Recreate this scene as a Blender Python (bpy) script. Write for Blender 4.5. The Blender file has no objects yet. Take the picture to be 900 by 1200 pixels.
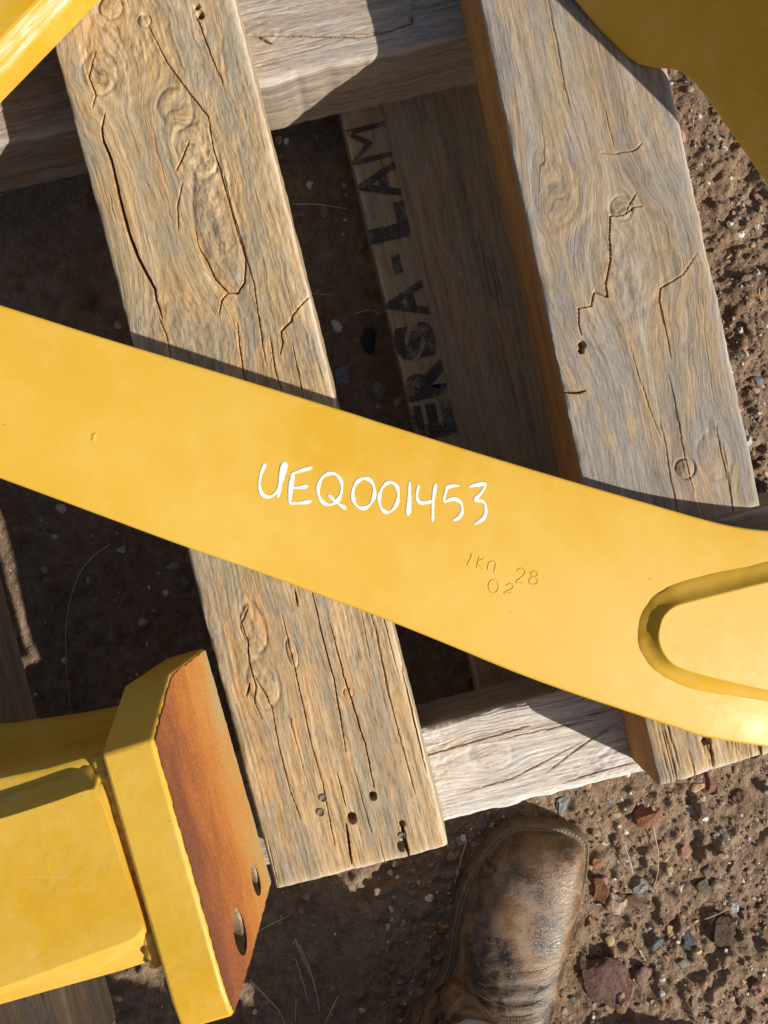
import bpy, bmesh, math, random
import numpy as np
from mathutils import Vector, Matrix

# ------------------------------------------------------------------ camera, sky, sun, exposure
scene = bpy.context.scene
CAM_Z = 0.85          # phone held about 0.85 m above the dirt, looking straight down
FOC = 900.0           # focal length in pixels of the 900 x 1200 photograph
cd = bpy.data.cameras.new("camera")
cam = bpy.data.objects.new("camera", cd)
scene.collection.objects.link(cam)
cam.location = (0, 0, CAM_Z)
cam.rotation_euler = (0, 0, 0)
cd.sensor_fit = 'HORIZONTAL'
cd.angle = 2 * math.atan(450.0 / FOC)
cd.clip_start = 0.01
cd.clip_end = 500
scene.camera = cam

SUN_EL = math.radians(34.3)
SUN_AZ = Vector((0.903, -0.430)).normalized()
sun_dir = Vector((SUN_AZ.x * math.cos(SUN_EL), SUN_AZ.y * math.cos(SUN_EL), math.sin(SUN_EL)))
world = bpy.data.worlds.new("World")
scene.world = world
world.use_nodes = True
wn = world.node_tree
wn.nodes.clear()
sky = wn.nodes.new('ShaderNodeTexSky')
sky.sky_type = 'NISHITA'
sky.sun_disc = False
sky.sun_elevation = SUN_EL
sky.dust_density = 2.2
sky.ozone_density = 0.5
sky.sun_rotation = math.atan2(SUN_AZ.x, SUN_AZ.y)
bg = wn.nodes.new('ShaderNodeBackground')
bg.inputs['Strength'].default_value = 0.064
wo = wn.nodes.new('ShaderNodeOutputWorld')
wn.links.new(sky.outputs[0], bg.inputs[0])
wn.links.new(bg.outputs[0], wo.inputs[0])
sl = bpy.data.lights.new("sun", 'SUN')
sl.energy = 4.9
sl.angle = math.radians(0.55)
sl.color = (1.0, 0.93, 0.82)
so = bpy.data.objects.new("sun", sl)
scene.collection.objects.link(so)
so.rotation_euler = sun_dir.to_track_quat('Z', 'Y').to_euler()
so.location = (2, -1, 3)
scene.view_settings.view_transform = 'Standard'
scene.view_settings.look = 'None'
scene.view_settings.gamma = 1
scene.view_settings.exposure = 0.2
scene.view_settings.use_curve_mapping = False

COL = scene.collection
random.seed(7)
rng = np.random.default_rng(11)

# ------------------------------------------------------------------ levels of the place (metres)
Z_BOARD = 0.050      # top of the bottom deck boards
Z_BEAM = 0.135       # top of the bearers
Z_PLANK = 0.210      # top of the deck planks
Z_BAR = 0.305        # top of the yellow arm

def P(px, py, z):
    """point of the place seen at photograph position (px, py) at height z"""
    d = CAM_Z - z
    return Vector(((px - 450) / FOC * d, (600 - py) / FOC * d, z))
def P2(px, py, z):
    p = P(px, py, z)
    return np.array([p.x, p.y])

# ------------------------------------------------------------------ noise in numpy
def _hash(ix, iy, seed):
    h = (ix.astype(np.int64) * 374761393 + iy.astype(np.int64) * 668265263 + seed * 974634777) & 0x7fffffff
    h = ((h ^ (h >> 13)) * 1274126177) & 0x7fffffff
    h = (h ^ (h >> 16)) & 0xffff
    return h / 65535.0
def vnoise(x, y, seed=0):
    ix = np.floor(x); iy = np.floor(y)
    fx = x - ix; fy = y - iy
    fx = fx * fx * fx * (fx * (fx * 6 - 15) + 10); fy = fy * fy * fy * (fy * (fy * 6 - 15) + 10)
    a = _hash(ix, iy, seed); b = _hash(ix + 1, iy, seed)
    c = _hash(ix, iy + 1, seed); d = _hash(ix + 1, iy + 1, seed)
    return (a + (b - a) * fx) * (1 - fy) + (c + (d - c) * fx) * fy
def fbm(x, y, seed=0, octv=4, gain=0.5):
    v = 0; a = 1; t = 0
    for o in range(octv):
        v = v + a * vnoise(x * 2 ** o + o * 17.3, y * 2 ** o - o * 9.1, seed + o * 31)
        t += a; a *= gain
    return v / t - 0.5
def sstep(a, b, x):
    t = np.clip((x - a) / (b - a), 0, 1)
    return t * t * (3 - 2 * t)

# ------------------------------------------------------------------ objects
def link(o, parent=None):
    COL.objects.link(o)
    if parent is not None:
        o.parent = parent
        o.matrix_parent_inverse = Matrix.Translation(-Vector(parent.location)) if parent.type == 'EMPTY' else parent.matrix_world.inverted()
    return o
def tag(o, label=None, cat=None, group=None, kind=None):
    if label: o["label"] = label
    if cat: o["category"] = cat
    if group: o["group"] = group
    if kind: o["kind"] = kind
    return o
def empty(name, loc, label, cat, group=None):
    o = bpy.data.objects.new(name, None)
    o.location = loc
    o.empty_display_size = 0.02
    COL.objects.link(o)
    return tag(o, label, cat, group)
def mesh_np(name, verts, quads, mat, parent=None, smooth=True, sharp=None, tris=None):
    me = bpy.data.meshes.new(name)
    verts = np.asarray(verts, dtype=np.float32)
    nq = 0 if quads is None else len(quads)
    nt = 0 if tris is None else len(tris)
    me.vertices.add(len(verts))
    me.vertices.foreach_set("co", verts.ravel())
    loops = []
    if nq: loops.append(np.asarray(quads, dtype=np.int32).ravel())
    if nt: loops.append(np.asarray(tris, dtype=np.int32).ravel())
    loops = np.concatenate(loops)
    me.loops.add(len(loops))
    me.loops.foreach_set("vertex_index", loops)
    me.polygons.add(nq + nt)
    starts = np.concatenate([np.arange(nq) * 4, nq * 4 + np.arange(nt) * 3]).astype(np.int32)
    me.polygons.foreach_set("loop_start", starts)
    me.update(calc_edges=True)
    me.validate()
    if smooth:
        me.polygons.foreach_set("use_smooth", np.ones(nq + nt, dtype=bool))
    if sharp:
        me.set_sharp_from_angle(angle=math.radians(sharp))
    me.materials.append(mat)
    o = bpy.data.objects.new(name, me)
    return link(o, parent)
def mesh_bm(name, bm, mat, parent=None, smooth=True, sharp=30):
    me = bpy.data.meshes.new(name)
    bmesh.ops.recalc_face_normals(bm, faces=bm.faces[:])
    bm.to_mesh(me); bm.free()
    if smooth:
        for p in me.polygons: p.use_smooth = True
        me.set_sharp_from_angle(angle=math.radians(sharp))
    me.materials.append(mat)
    return link(bpy.data.objects.new(name, me), parent)
def attr(me, name, typ, data):
    a = me.attributes.new(name, typ, 'POINT')
    key = 'value' if typ == 'FLOAT' else ('vector' if typ == 'FLOAT_VECTOR' else 'color')
    a.data.foreach_set(key, np.asarray(data, dtype=np.float32).ravel())

# ------------------------------------------------------------------ materials
class NT:
    def __init__(self, name):
        self.m = bpy.data.materials.new(name)
        self.m.use_nodes = True
        self.t = self.m.node_tree
        self.t.nodes.clear()
        self.out = self.n('ShaderNodeOutputMaterial')
        self.b = self.n('ShaderNodeBsdfPrincipled')
        self.l(self.b.outputs[0], self.out.inputs[0])
    def n(self, typ, **kw):
        nd = self.t.nodes.new(typ)
        for k, v in kw.items(): setattr(nd, k, v)
        return nd
    def l(self, a, b): self.t.links.new(a, b)
    def coord(self): return self.n('ShaderNodeTexCoord').outputs['Object']
    def attr(self, name, out='Vector'):
        return self.n('ShaderNodeAttribute', attribute_name=name).outputs[out]
    def scale(self, v, s):
        m = self.n('ShaderNodeVectorMath', operation='MULTIPLY')
        self.l(v, m.inputs[0]); m.inputs[1].default_value = s
        return m.outputs[0]
    def noise(self, v, scale=1, detail=3, rough=0.55, dist=0.0):
        t = self.n('ShaderNodeTexNoise')
        self.l(v, t.inputs['Vector'])
        t.inputs['Scale'].default_value = scale; t.inputs['Detail'].default_value = detail
        t.inputs['Roughness'].default_value = rough; t.inputs['Distortion'].default_value = dist
        return t.outputs['Fac']
    def voro(self, v, scale, feature='F1'):
        t = self.n('ShaderNodeTexVoronoi', feature=feature)
        self.l(v, t.inputs['Vector']); t.inputs['Scale'].default_value = scale
        return t.outputs['Distance']
    def ramp(self, f, stops, interp='LINEAR'):
        r = self.n('ShaderNodeValToRGB')
        r.color_ramp.interpolation = interp
        e = r.color_ramp.elements
        while len(e) > 1: e.remove(e[-1])
        e[0].position = stops[0][0]; e[0].color = self._c(stops[0][1])
        for p, c in stops[1:]:
            k = e.new(p); k.color = self._c(c)
        self.l(f, r.inputs[0])
        return r.outputs[0]
    @staticmethod
    def _c(c):
        if isinstance(c, (int, float)): return (c, c, c, 1)
        return (c[0], c[1], c[2], 1)
    def mix(self, f, a, b, typ='MIX'):
        m = self.n('ShaderNodeMix', data_type='RGBA', blend_type=typ)
        for val, sock in ((f, m.inputs[0]), (a, m.inputs[6]), (b, m.inputs[7])):
            if isinstance(val, (int, float)): sock.default_value = val if sock == m.inputs[0] else self._c(val)
            elif isinstance(val, tuple): sock.default_value = self._c(val)
            else: self.l(val, sock)
        return m.outputs[2]
    def math(self, op, a, b=None, c=None):
        m = self.n('ShaderNodeMath', operation=op)
        for i, v in enumerate((a, b, c)):
            if v is None: continue
            if isinstance(v, (int, float)): m.inputs[i].default_value = v
            else: self.l(v, m.inputs[i])
        return m.outputs[0]
    def bump(self, h, strength=0.5, dist=0.001, prev=None):
        b = self.n('ShaderNodeBump')
        b.inputs['Strength'].default_value = strength; b.inputs['Distance'].default_value = dist
        self.l(h, b.inputs['Height'])
        if prev is not None: self.l(prev, b.inputs['Normal'])
        return b.outputs[0]
    def set(self, color=None, rough=None, normal=None, spec=None, metal=None, coat=None, coat_rough=None):
        def put(name, v):
            if v is None: return
            s = self.b.inputs[name]
            if isinstance(v, (int, float)): s.default_value = v
            elif isinstance(v, tuple): s.default_value = (v[0], v[1], v[2], 1)
            else: self.l(v, s)
        put('Base Color', color); put('Roughness', rough); put('Normal', normal)
        put('Specular IOR Level', spec); put('Metallic', metal)
        put('Coat Weight', coat); put('Coat Roughness', coat_rough)
        return self.m

def wood(name, dark, mid, pale, grey, orange, grey_amt=0.5, orange_amt=0.5, fib=0.45, seed=0.0):
    """weathered timber; the grain runs along the mesh's own 'gv' coordinates, bending round knots"""
    t = NT(name)
    gv0 = t.attr('gv')
    ad = t.n('ShaderNodeVectorMath', operation='ADD'); t.l(gv0, ad.inputs[0]); ad.inputs[1].default_value = (seed, seed * 0.7, seed * 1.3)
    gv = ad.outputs[0]
    band = t.noise(t.scale(gv, (3.5, 150, 60)), 1, 5, 0.65, 0.12)
    wide = t.noise(t.scale(gv, (2.2, 30, 20)), 1, 4, 0.55, 0.3)
    fibre = t.noise(t.scale(gv, (26, 330, 330)), 1, 5, 0.75, 0.1)
    fine = t.noise(t.scale(gv, (75, 640, 600)), 1, 3, 0.8)
    patch = t.noise(t.scale(gv, (9, 24, 16)), 1, 6, 0.66, 0.4)
    patch2 = t.noise(t.scale(gv, (14, 70, 40)), 1, 6, 0.66, 0.35)
    v = t.math('ADD', t.math('MULTIPLY', band, 0.6), t.math('MULTIPLY', wide, 0.4))
    c = t.ramp(v, [(0.36, dark), (0.48, mid), (0.60, pale)])
    c = t.mix(t.math('MULTIPLY', t.ramp(patch, [(0.44, 0), (0.56, 1)]), grey_amt), c, grey)
    og = t.math('MULTIPLY', t.ramp(patch2, [(0.49, 0), (0.61, 1)]), orange_amt)
    c = t.mix(og, c, orange)
    # knots: darker resinous rings, and rusty stain beside splits
    kd = t.attr('kd', 'Fac')
    ring = t.n('ShaderNodeMath', operation='SINE')
    t.l(t.math('MULTIPLY', kd, 900.0), ring.inputs[0])
    kc = t.mix(t.math('MULTIPLY_ADD', ring.outputs[0], 0.35, 0.5), orange, dark)
    kn = t.attr('knot', 'Fac')
    c = t.mix(t.math('MULTIPLY', kn, 0.55), c, kc)
    st = t.attr('stain', 'Fac')
    c = t.mix(t.math('MULTIPLY', st, t.math('MULTIPLY_ADD', patch2, 0.9, 0.05)), c, orange)
    fm = t.math('ADD', t.math('MULTIPLY', fibre, 0.5), t.math('MULTIPLY', fine, 0.5))
    mul = t.ramp(fm, [(0.38, 1 - fib * 1.1), (0.49, 0.94), (0.60, 1.22)])
    c = t.mix(1.0, c, mul, 'MULTIPLY')
    # thin dark drying checks
    chk = t.noise(t.scale(gv, (3.2, 300, 200)), 1, 3, 0.6, 0.15)
    cm = t.ramp(chk, [(0.28, 1), (0.33, 0)])
    c = t.mix(t.math('MULTIPLY', cm, 0.55), c, (dark[0] * 0.35, dark[1] * 0.3, dark[2] * 0.25))
    c = t.mix(t.math('MULTIPLY', t.attr('wear', 'Fac'), 0.75), c, tuple(min(0.8, x * 0.6 + 0.3) for x in pale))
    c = t.mix(t.math('MULTIPLY', t.attr('grime', 'Fac'), 0.55), c, (0.055, 0.034, 0.02))
    b1 = t.bump(fm, 0.9, 0.0012)
    b2 = t.bump(band, 0.28, 0.0010, b1)
    b3 = t.bump(t.ramp(chk, [(0.28, 0), (0.35, 1)]), 0.6, 0.0012, b2)
    return t.set(c, 0.82, b3, spec=0.25)

W_LEFT = wood("wood_tan", (0.25, 0.175, 0.095), (0.45, 0.33, 0.185), (0.60, 0.475, 0.305), (0.31, 0.275, 0.21), (0.56, 0.34, 0.14), 0.75, 0.55, 0.46, 0.0)
W_RIGHT = wood("wood_grey_tan", (0.215, 0.17, 0.12), (0.335, 0.27, 0.20), (0.44, 0.37, 0.285), (0.275, 0.262, 0.245), (0.47, 0.31, 0.155), 0.65, 0.5, 0.36, 3.1)
W_EDGE = wood("wood_fresh_orange", (0.26, 0.13, 0.045), (0.42, 0.22, 0.075), (0.52, 0.30, 0.11), (0.36, 0.21, 0.09), (0.55, 0.28, 0.08), 0.3, 0.4, 0.30, 5.7)
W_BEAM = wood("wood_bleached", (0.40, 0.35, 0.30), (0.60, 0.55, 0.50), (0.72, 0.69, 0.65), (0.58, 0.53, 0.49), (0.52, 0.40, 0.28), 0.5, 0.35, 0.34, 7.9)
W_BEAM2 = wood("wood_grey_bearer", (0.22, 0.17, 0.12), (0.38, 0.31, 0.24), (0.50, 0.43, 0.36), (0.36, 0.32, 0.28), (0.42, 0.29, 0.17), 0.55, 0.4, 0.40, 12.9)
W_BEAM3 = wood("wood_pinkish_bearer", (0.25, 0.205, 0.165), (0.385, 0.33, 0.28), (0.49, 0.435, 0.39), (0.37, 0.33, 0.30), (0.39, 0.285, 0.19), 0.5, 0.4, 0.36, 17.9)
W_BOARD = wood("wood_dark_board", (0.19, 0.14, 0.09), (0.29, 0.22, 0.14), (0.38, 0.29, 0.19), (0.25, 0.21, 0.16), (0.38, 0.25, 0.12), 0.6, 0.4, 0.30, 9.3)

def paint_yellow(name="yellow_paint", base=(0.645, 0.398, 0.040), rough=0.46, dust=0.2, dents=0.0):
    t = NT(name)
    co = t.coord()
    v1 = t.noise(co, 5.5, 3, 0.5, 0.3)
    v2 = t.noise(co, 700, 2, 0.5)
    v3 = t.noise(co, 38, 6, 0.7, 0.3)
    v4 = t.noise(co, 16, 4, 0.6, 0.5)
    c = t.mix(t.ramp(v1, [(0.38, 0), (0.62, 1)]), (base[0] * 0.93, base[1] * 0.87, base[2] * 0.55), (base[0], base[1] * 1.02, base[2] * 1.5))
    c = t.mix(t.math('MULTIPLY', t.ramp(v3, [(0.46, 0), (0.74, 1)]), dust), c, (0.70, 0.50, 0.17))
    c = t.mix(t.math('MULTIPLY', t.ramp(v4, [(0.56, 0), (0.70, 1)]), dust * 0.5), c, (0.60, 0.40, 0.12))
    # specks of grit and tiny nicks
    sp = t.voro(co, 62)
    nick = t.math('MULTIPLY', t.ramp(sp, [(0.04, 1), (0.075, 0)]), t.ramp(t.noise(co, 150, 2, 0.5), [(0.52, 0), (0.58, 1)]))
    c = t.mix(t.math('MULTIPLY', nick, 0.7), c, (0.27, 0.17, 0.06))
    # hair scratches
    scv = t.noise(t.scale(co, (14, 900, 14)), 1, 2, 0.5, 0.1)
    scr = t.math('MULTIPLY', t.ramp(scv, [(0.71, 0), (0.74, 1)]), t.ramp(v4, [(0.5, 0), (0.6, 1)]))
    c = t.mix(t.math('MULTIPLY', scr, 0.35), c, (0.80, 0.62, 0.30))
    r = t.ramp(v3, [(0.3, rough - 0.06), (0.75, rough + 0.18)])
    b = t.bump(v2, 0.12, 0.0003)
    b = t.bump(t.noise(co, 110, 3, 0.5), 0.10 + dents * 0.5, 0.0008, b)
    if dents: b = t.bump(t.noise(co, 45, 3, 0.5, 0.5), dents, 0.003, b)
    return t.set(c, r, b, spec=0.36, coat=0.06, coat_rough=0.4)
M_YEL = paint_yellow()
M_YEL2 = paint_yellow("yellow_paint_scuffed", (0.66, 0.405, 0.038), 0.30, 0.35, 0.2)

def rust_mat():
    t = NT("rusty_steel")
    co = t.attr('fl')          # metres along the flange, height, fade
    gr = t.attr('fade', 'Fac')
    n1 = t.noise(t.scale(co, (16, 34, 1)), 1, 6, 0.7, 0.4)
    n2 = t.noise(t.scale(co, (330, 420, 1)), 1, 5, 0.75)
    n3 = t.noise(t.scale(co, (700, 900, 1)), 1, 3, 0.7)
    f = t.math('ADD', gr, t.math('MULTIPLY_ADD', n1, 1.0, -0.5))
    f = t.math('ADD', f, t.math('MULTIPLY_ADD', n2, 0.9, -0.45))
    c = t.ramp(f, [(0.0, (0.19, 0.07, 0.036)), (0.25, (0.30, 0.105, 0.038)), (0.45, (0.42, 0.15, 0.038)), (0.70, (0.50, 0.22, 0.055)), (0.95, (0.46, 0.28, 0.10)), (1.0, (0.42, 0.31, 0.15))])
    c = t.mix(t.math('MULTIPLY', t.ramp(n3, [(0.62, 0), (0.70, 1)]), 0.6), c, (0.64, 0.42, 0.20))
    c = t.mix(t.math('MULTIPLY', t.ramp(n2, [(0.30, 1), (0.40, 0)]), 0.6), c, (0.11, 0.045, 0.03))
    b = t.bump(n2, 0.8, 0.0012)
    return t.set(c, 0.92, b, spec=0.15)
M_RUST = rust_mat()


def simple(name, col, rough=0.6, nscale=80, var=0.25, bump=0.2, bscale=400, spec=0.4, coat=0.0):
    t = NT(name)
    co = t.coord()
    n = t.noise(co, nscale, 4, 0.6)
    c = t.ramp(n, [(0.3, tuple(x * (1 - var) for x in col)), (0.7, tuple(min(1, x * (1 + var)) for x in col))])
    b = t.bump(t.noise(co, bscale, 3, 0.6), bump, 0.0006)
    return t.set(c, rough, b, spec=spec, coat=coat, coat_rough=0.3)
def marker():
    t = NT("white_marker_paint")
    n = t.noise(t.coord(), 420, 4, 0.7)
    c = t.ramp(n, [(0.30, (0.76, 0.62, 0.34)), (0.42, (0.83, 0.80, 0.72)), (0.6, (0.87, 0.87, 0.85))])
    return t.set(c, 0.5, t.bump(n, 0.3, 0.0004), spec=0.4)
M_WHITE = marker()
M_NAIL = simple("rusted_nail", (0.20, 0.15, 0.12), 0.6, 300, 0.3, 0.4, spec=0.5)
M_STRAW = simple("dry_straw", (0.52, 0.44, 0.32), 0.7, 200, 0.3, 0.2)
M_FIBRE = simple("pale_thread", (0.55, 0.52, 0.47), 0.6, 200, 0.2, 0.1)

def stencil_mat():
    t = NT("stencil_ink")
    gv = t.coord()
    n = t.noise(t.scale(gv, (420, 420, 420)), 1, 4, 0.7)
    n2 = t.noise(gv, 55, 4, 0.6)
    m = t.math('ADD', t.math('MULTIPLY', n, 0.5), t.math('MULTIPLY', n2, 0.5))
    c = t.ramp(m, [(0.42, (0.045, 0.045, 0.05)), (0.62, (0.085, 0.08, 0.078))])
    tr = t.n('ShaderNodeBsdfTransparent')
    mx = t.n('ShaderNodeMixShader')
    t.l(t.ramp(m, [(0.47, 0.12), (0.60, 0.85)]), mx.inputs[0])
    t.set(c, 0.8, spec=0.2)
    t.l(t.b.outputs[0], mx.inputs[1]); t.l(tr.outputs[0], mx.inputs[2]); t.l(mx.outputs[0], t.out.inputs[0])
    return t.m
M_STENCIL = stencil_mat()

def dirt_mat():
    t = NT("dirt")
    co = t.coord()
    n1 = t.noise(co, 7, 5, 0.6)
    n2 = t.noise(co, 70, 5, 0.65)
    n3 = t.noise(co, 420, 4, 0.7)
    v = t.math('ADD', t.math('MULTIPLY', n1, 0.4), t.math('MULTIPLY', n2, 0.6))
    c = t.ramp(v, [(0.34, (0.155, 0.10, 0.063)), (0.5, (0.24, 0.168, 0.112)), (0.66, (0.335, 0.25, 0.175))])
    c = t.mix(0.85, c, t.ramp(n3, [(0.3, 0.62), (0.5, 0.98), (0.7, 1.3)]), 'MULTIPLY')
    vo = t.voro(co, 330)
    b = t.bump(n2, 0.7, 0.004)
    b = t.bump(n3, 0.9, 0.0018, b)
    b = t.bump(vo, 0.5, 0.0014, b)
    return t.set(c, 0.95, b, spec=0.15)
M_DIRT = dirt_mat()

def stone_mat(name="stone", vcol=True, col=(0.3, 0.25, 0.2)):
    t = NT(name)
    co = t.coord()
    base = t.attr('tint', 'Color') if vcol else None
    n = t.noise(co, 160, 4, 0.65)
    mul = t.ramp(n, [(0.3, 0.7), (0.7, 1.3)])
    if vcol: c = t.mix(1.0, base, mul, 'MULTIPLY')
    else:
        n2 = t.noise(co, 2.2, 6, 0.7, 0.6)
        c = t.ramp(n2, [(0.3, tuple(x * 0.55 for x in col)), (0.5, col), (0.72, tuple(min(1, x * 1.45) for x in col))])
        c = t.mix(1.0, c, mul, 'MULTIPLY')
    b = t.bump(t.noise(co, 500, 4, 0.7), 0.5, 0.0010)
    b = t.bump(t.noise(co, 2.2 if not vcol else 120, 6, 0.7), 0.6, 0.004 if vcol else 0.25, b)
    return t.set(c, 0.8, b, spec=0.3)
M_PEB = stone_mat("pebble_stone")

def boot_mat():
    t = NT("boot_leather")
    co = t.coord()
    n1 = t.noise(co, 17, 4, 0.55, 0.6)
    n2 = t.noise(co, 38, 6, 0.65, 0.6)
    n3 = t.noise(co, 700, 3, 0.6)
    c = t.ramp(n1, [(0.38, (0.018, 0.014, 0.013)), (0.46, (0.062, 0.040, 0.027)), (0.54, (0.14, 0.08, 0.04)), (0.66, (0.23, 0.135, 0.066))])
    c = t.mix(t.math('MULTIPLY', t.ramp(n2, [(0.47, 0), (0.62, 1)]), 0.42), c, (0.34, 0.27, 0.20))
    n4 = t.noise(t.scale(co, (160, 420, 200)), 1, 4, 0.7, 0.8)
    c = t.mix(t.math('MULTIPLY', t.ramp(n4, [(0.55, 0), (0.64, 1)]), 0.45), c, (0.30, 0.215, 0.14))
    r = t.ramp(n2, [(0.40, 0.22), (0.60, 0.50)])
    b = t.bump(n3, 0.4, 0.0007)
    b = t.bump(n4, 0.6, 0.0014, b)
    b = t.bump(n2, 0.3, 0.002, b)
    return t.set(c, r, b, spec=0.55)
M_BOOT = boot_mat()
M_SOLE = simple("muddy_sole", (0.13, 0.085, 0.05), 0.8, 60, 0.45, 0.6, 200, 0.3)
M_BOOTSTITCH = simple('instep_thread', (0.24, 0.165, 0.10), 0.5, 200, 0.3, 0.2)
M_STITCH = simple('stitch_thread', (0.42, 0.35, 0.25), 0.7, 200, 0.3, 0.2)
M_WELT = simple("boot_welt", (0.15, 0.115, 0.082), 0.65, 120, 0.35, 0.5, 400, 0.4)
def denim():
    t = NT("grey_denim")
    co = t.coord()
    n = t.noise(co, 40, 4, 0.6)
    w = t.noise(t.scale(co, (900, 900, 300)), 1, 2, 0.6)
    c = t.ramp(n, [(0.3, (0.30, 0.31, 0.35)), (0.7, (0.46, 0.47, 0.51))])
    c = t.mix(1.0, c, t.ramp(w, [(0.3, 0.8), (0.7, 1.15)]), 'MULTIPLY')
    return t.set(c, 0.85, t.bump(w, 0.4, 0.0006), spec=0.2)
M_DENIM = denim()

# ------------------------------------------------------------------ ground
def ground_h(x, y):
    wx_ = 0.03 * fbm(x * 22, y * 22, 61, 2); wy_ = 0.03 * fbm(x * 22 + 7, y * 22, 62, 2)
    h = 0.010 * fbm(x * 7, y * 7, 3, 3)
    h = h + 0.0075 * fbm(x * 26, y * 26, 9, 4, 0.55)
    cl = vnoise((x + wx_) * 95, (y + wy_) * 95, 41) * vnoise((x + wy_) * 47 + 5, (y + wx_) * 47, 43)
    h = h + 0.0055 * sstep(0.28, 0.75, cl)
    fr = fbm(x * 150, y * 150, 21, 3, 0.65)
    h = h + 0.0062 * fr
    pit = vnoise((x + wx_) * 37, (y + wy_) * 37, 77) * 0.7 + 0.3 * vnoise((x + wy_) * 14, (y + wx_) * 14, 78)
    h = h - 0.007 * sstep(0.70, 0.90, pit)
    # coarser, crumbly soil along the right of the pallet, smoother trodden soil under it
    side = sstep(0.24, 0.33, x) * sstep(-0.12, 0.0, y)
    h = h + side * (0.012 * fbm((x + wx_) * 60, (y + wy_) * 60, 91, 4, 0.65) + 0.006 * np.abs(fbm(x * 120, y * 120, 95, 3, 0.6)))
    rough = 0.6 + 0.4 * sstep(0.22, 0.34, x) + 0.35 * sstep(-0.25, -0.38, y)
    hollow = sstep(-0.24, -0.12, y) * (1 - sstep(0.20, 0.28, x))      # soil shape lowered under the pallet so the plank shadow reaches further
    return h * np.clip(rough, 0, 1.15) - 0.004 - 0.016 * hollow
def build_ground():
    step = 0.0023
    xs = np.arange(-0.50, 0.5001, step); ys = np.arange(-0.66, 0.6601, step)
    far = 0.02 * 1.32 ** np.arange(0, 31); far = np.cumsum(far)
    xs = np.concatenate([xs[0] - far[::-1], xs, xs[-1] + far])
    ys = np.concatenate([ys[0] - far[::-1], ys, ys[-1] + far])
    X, Y = np.meshgrid(xs, ys)
    Z = ground_h(X, Y)
    nx, ny = len(xs), len(ys)
    V = np.stack([X, Y, Z], -1).reshape(-1, 3)
    i = np.arange(nx - 1)[None, :] + np.arange(ny - 1)[:, None] * nx
    i = i.ravel()
    Q = np.stack([i, i + 1, i + 1 + nx, i + nx], -1)
    o = mesh_np("ground", V, Q, M_DIRT, smooth=True)
    tag(o, kind="structure")
    return o
build_ground()
def gz(x, y):
    return float(ground_h(np.array([x]), np.array([y]))[0])

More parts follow.
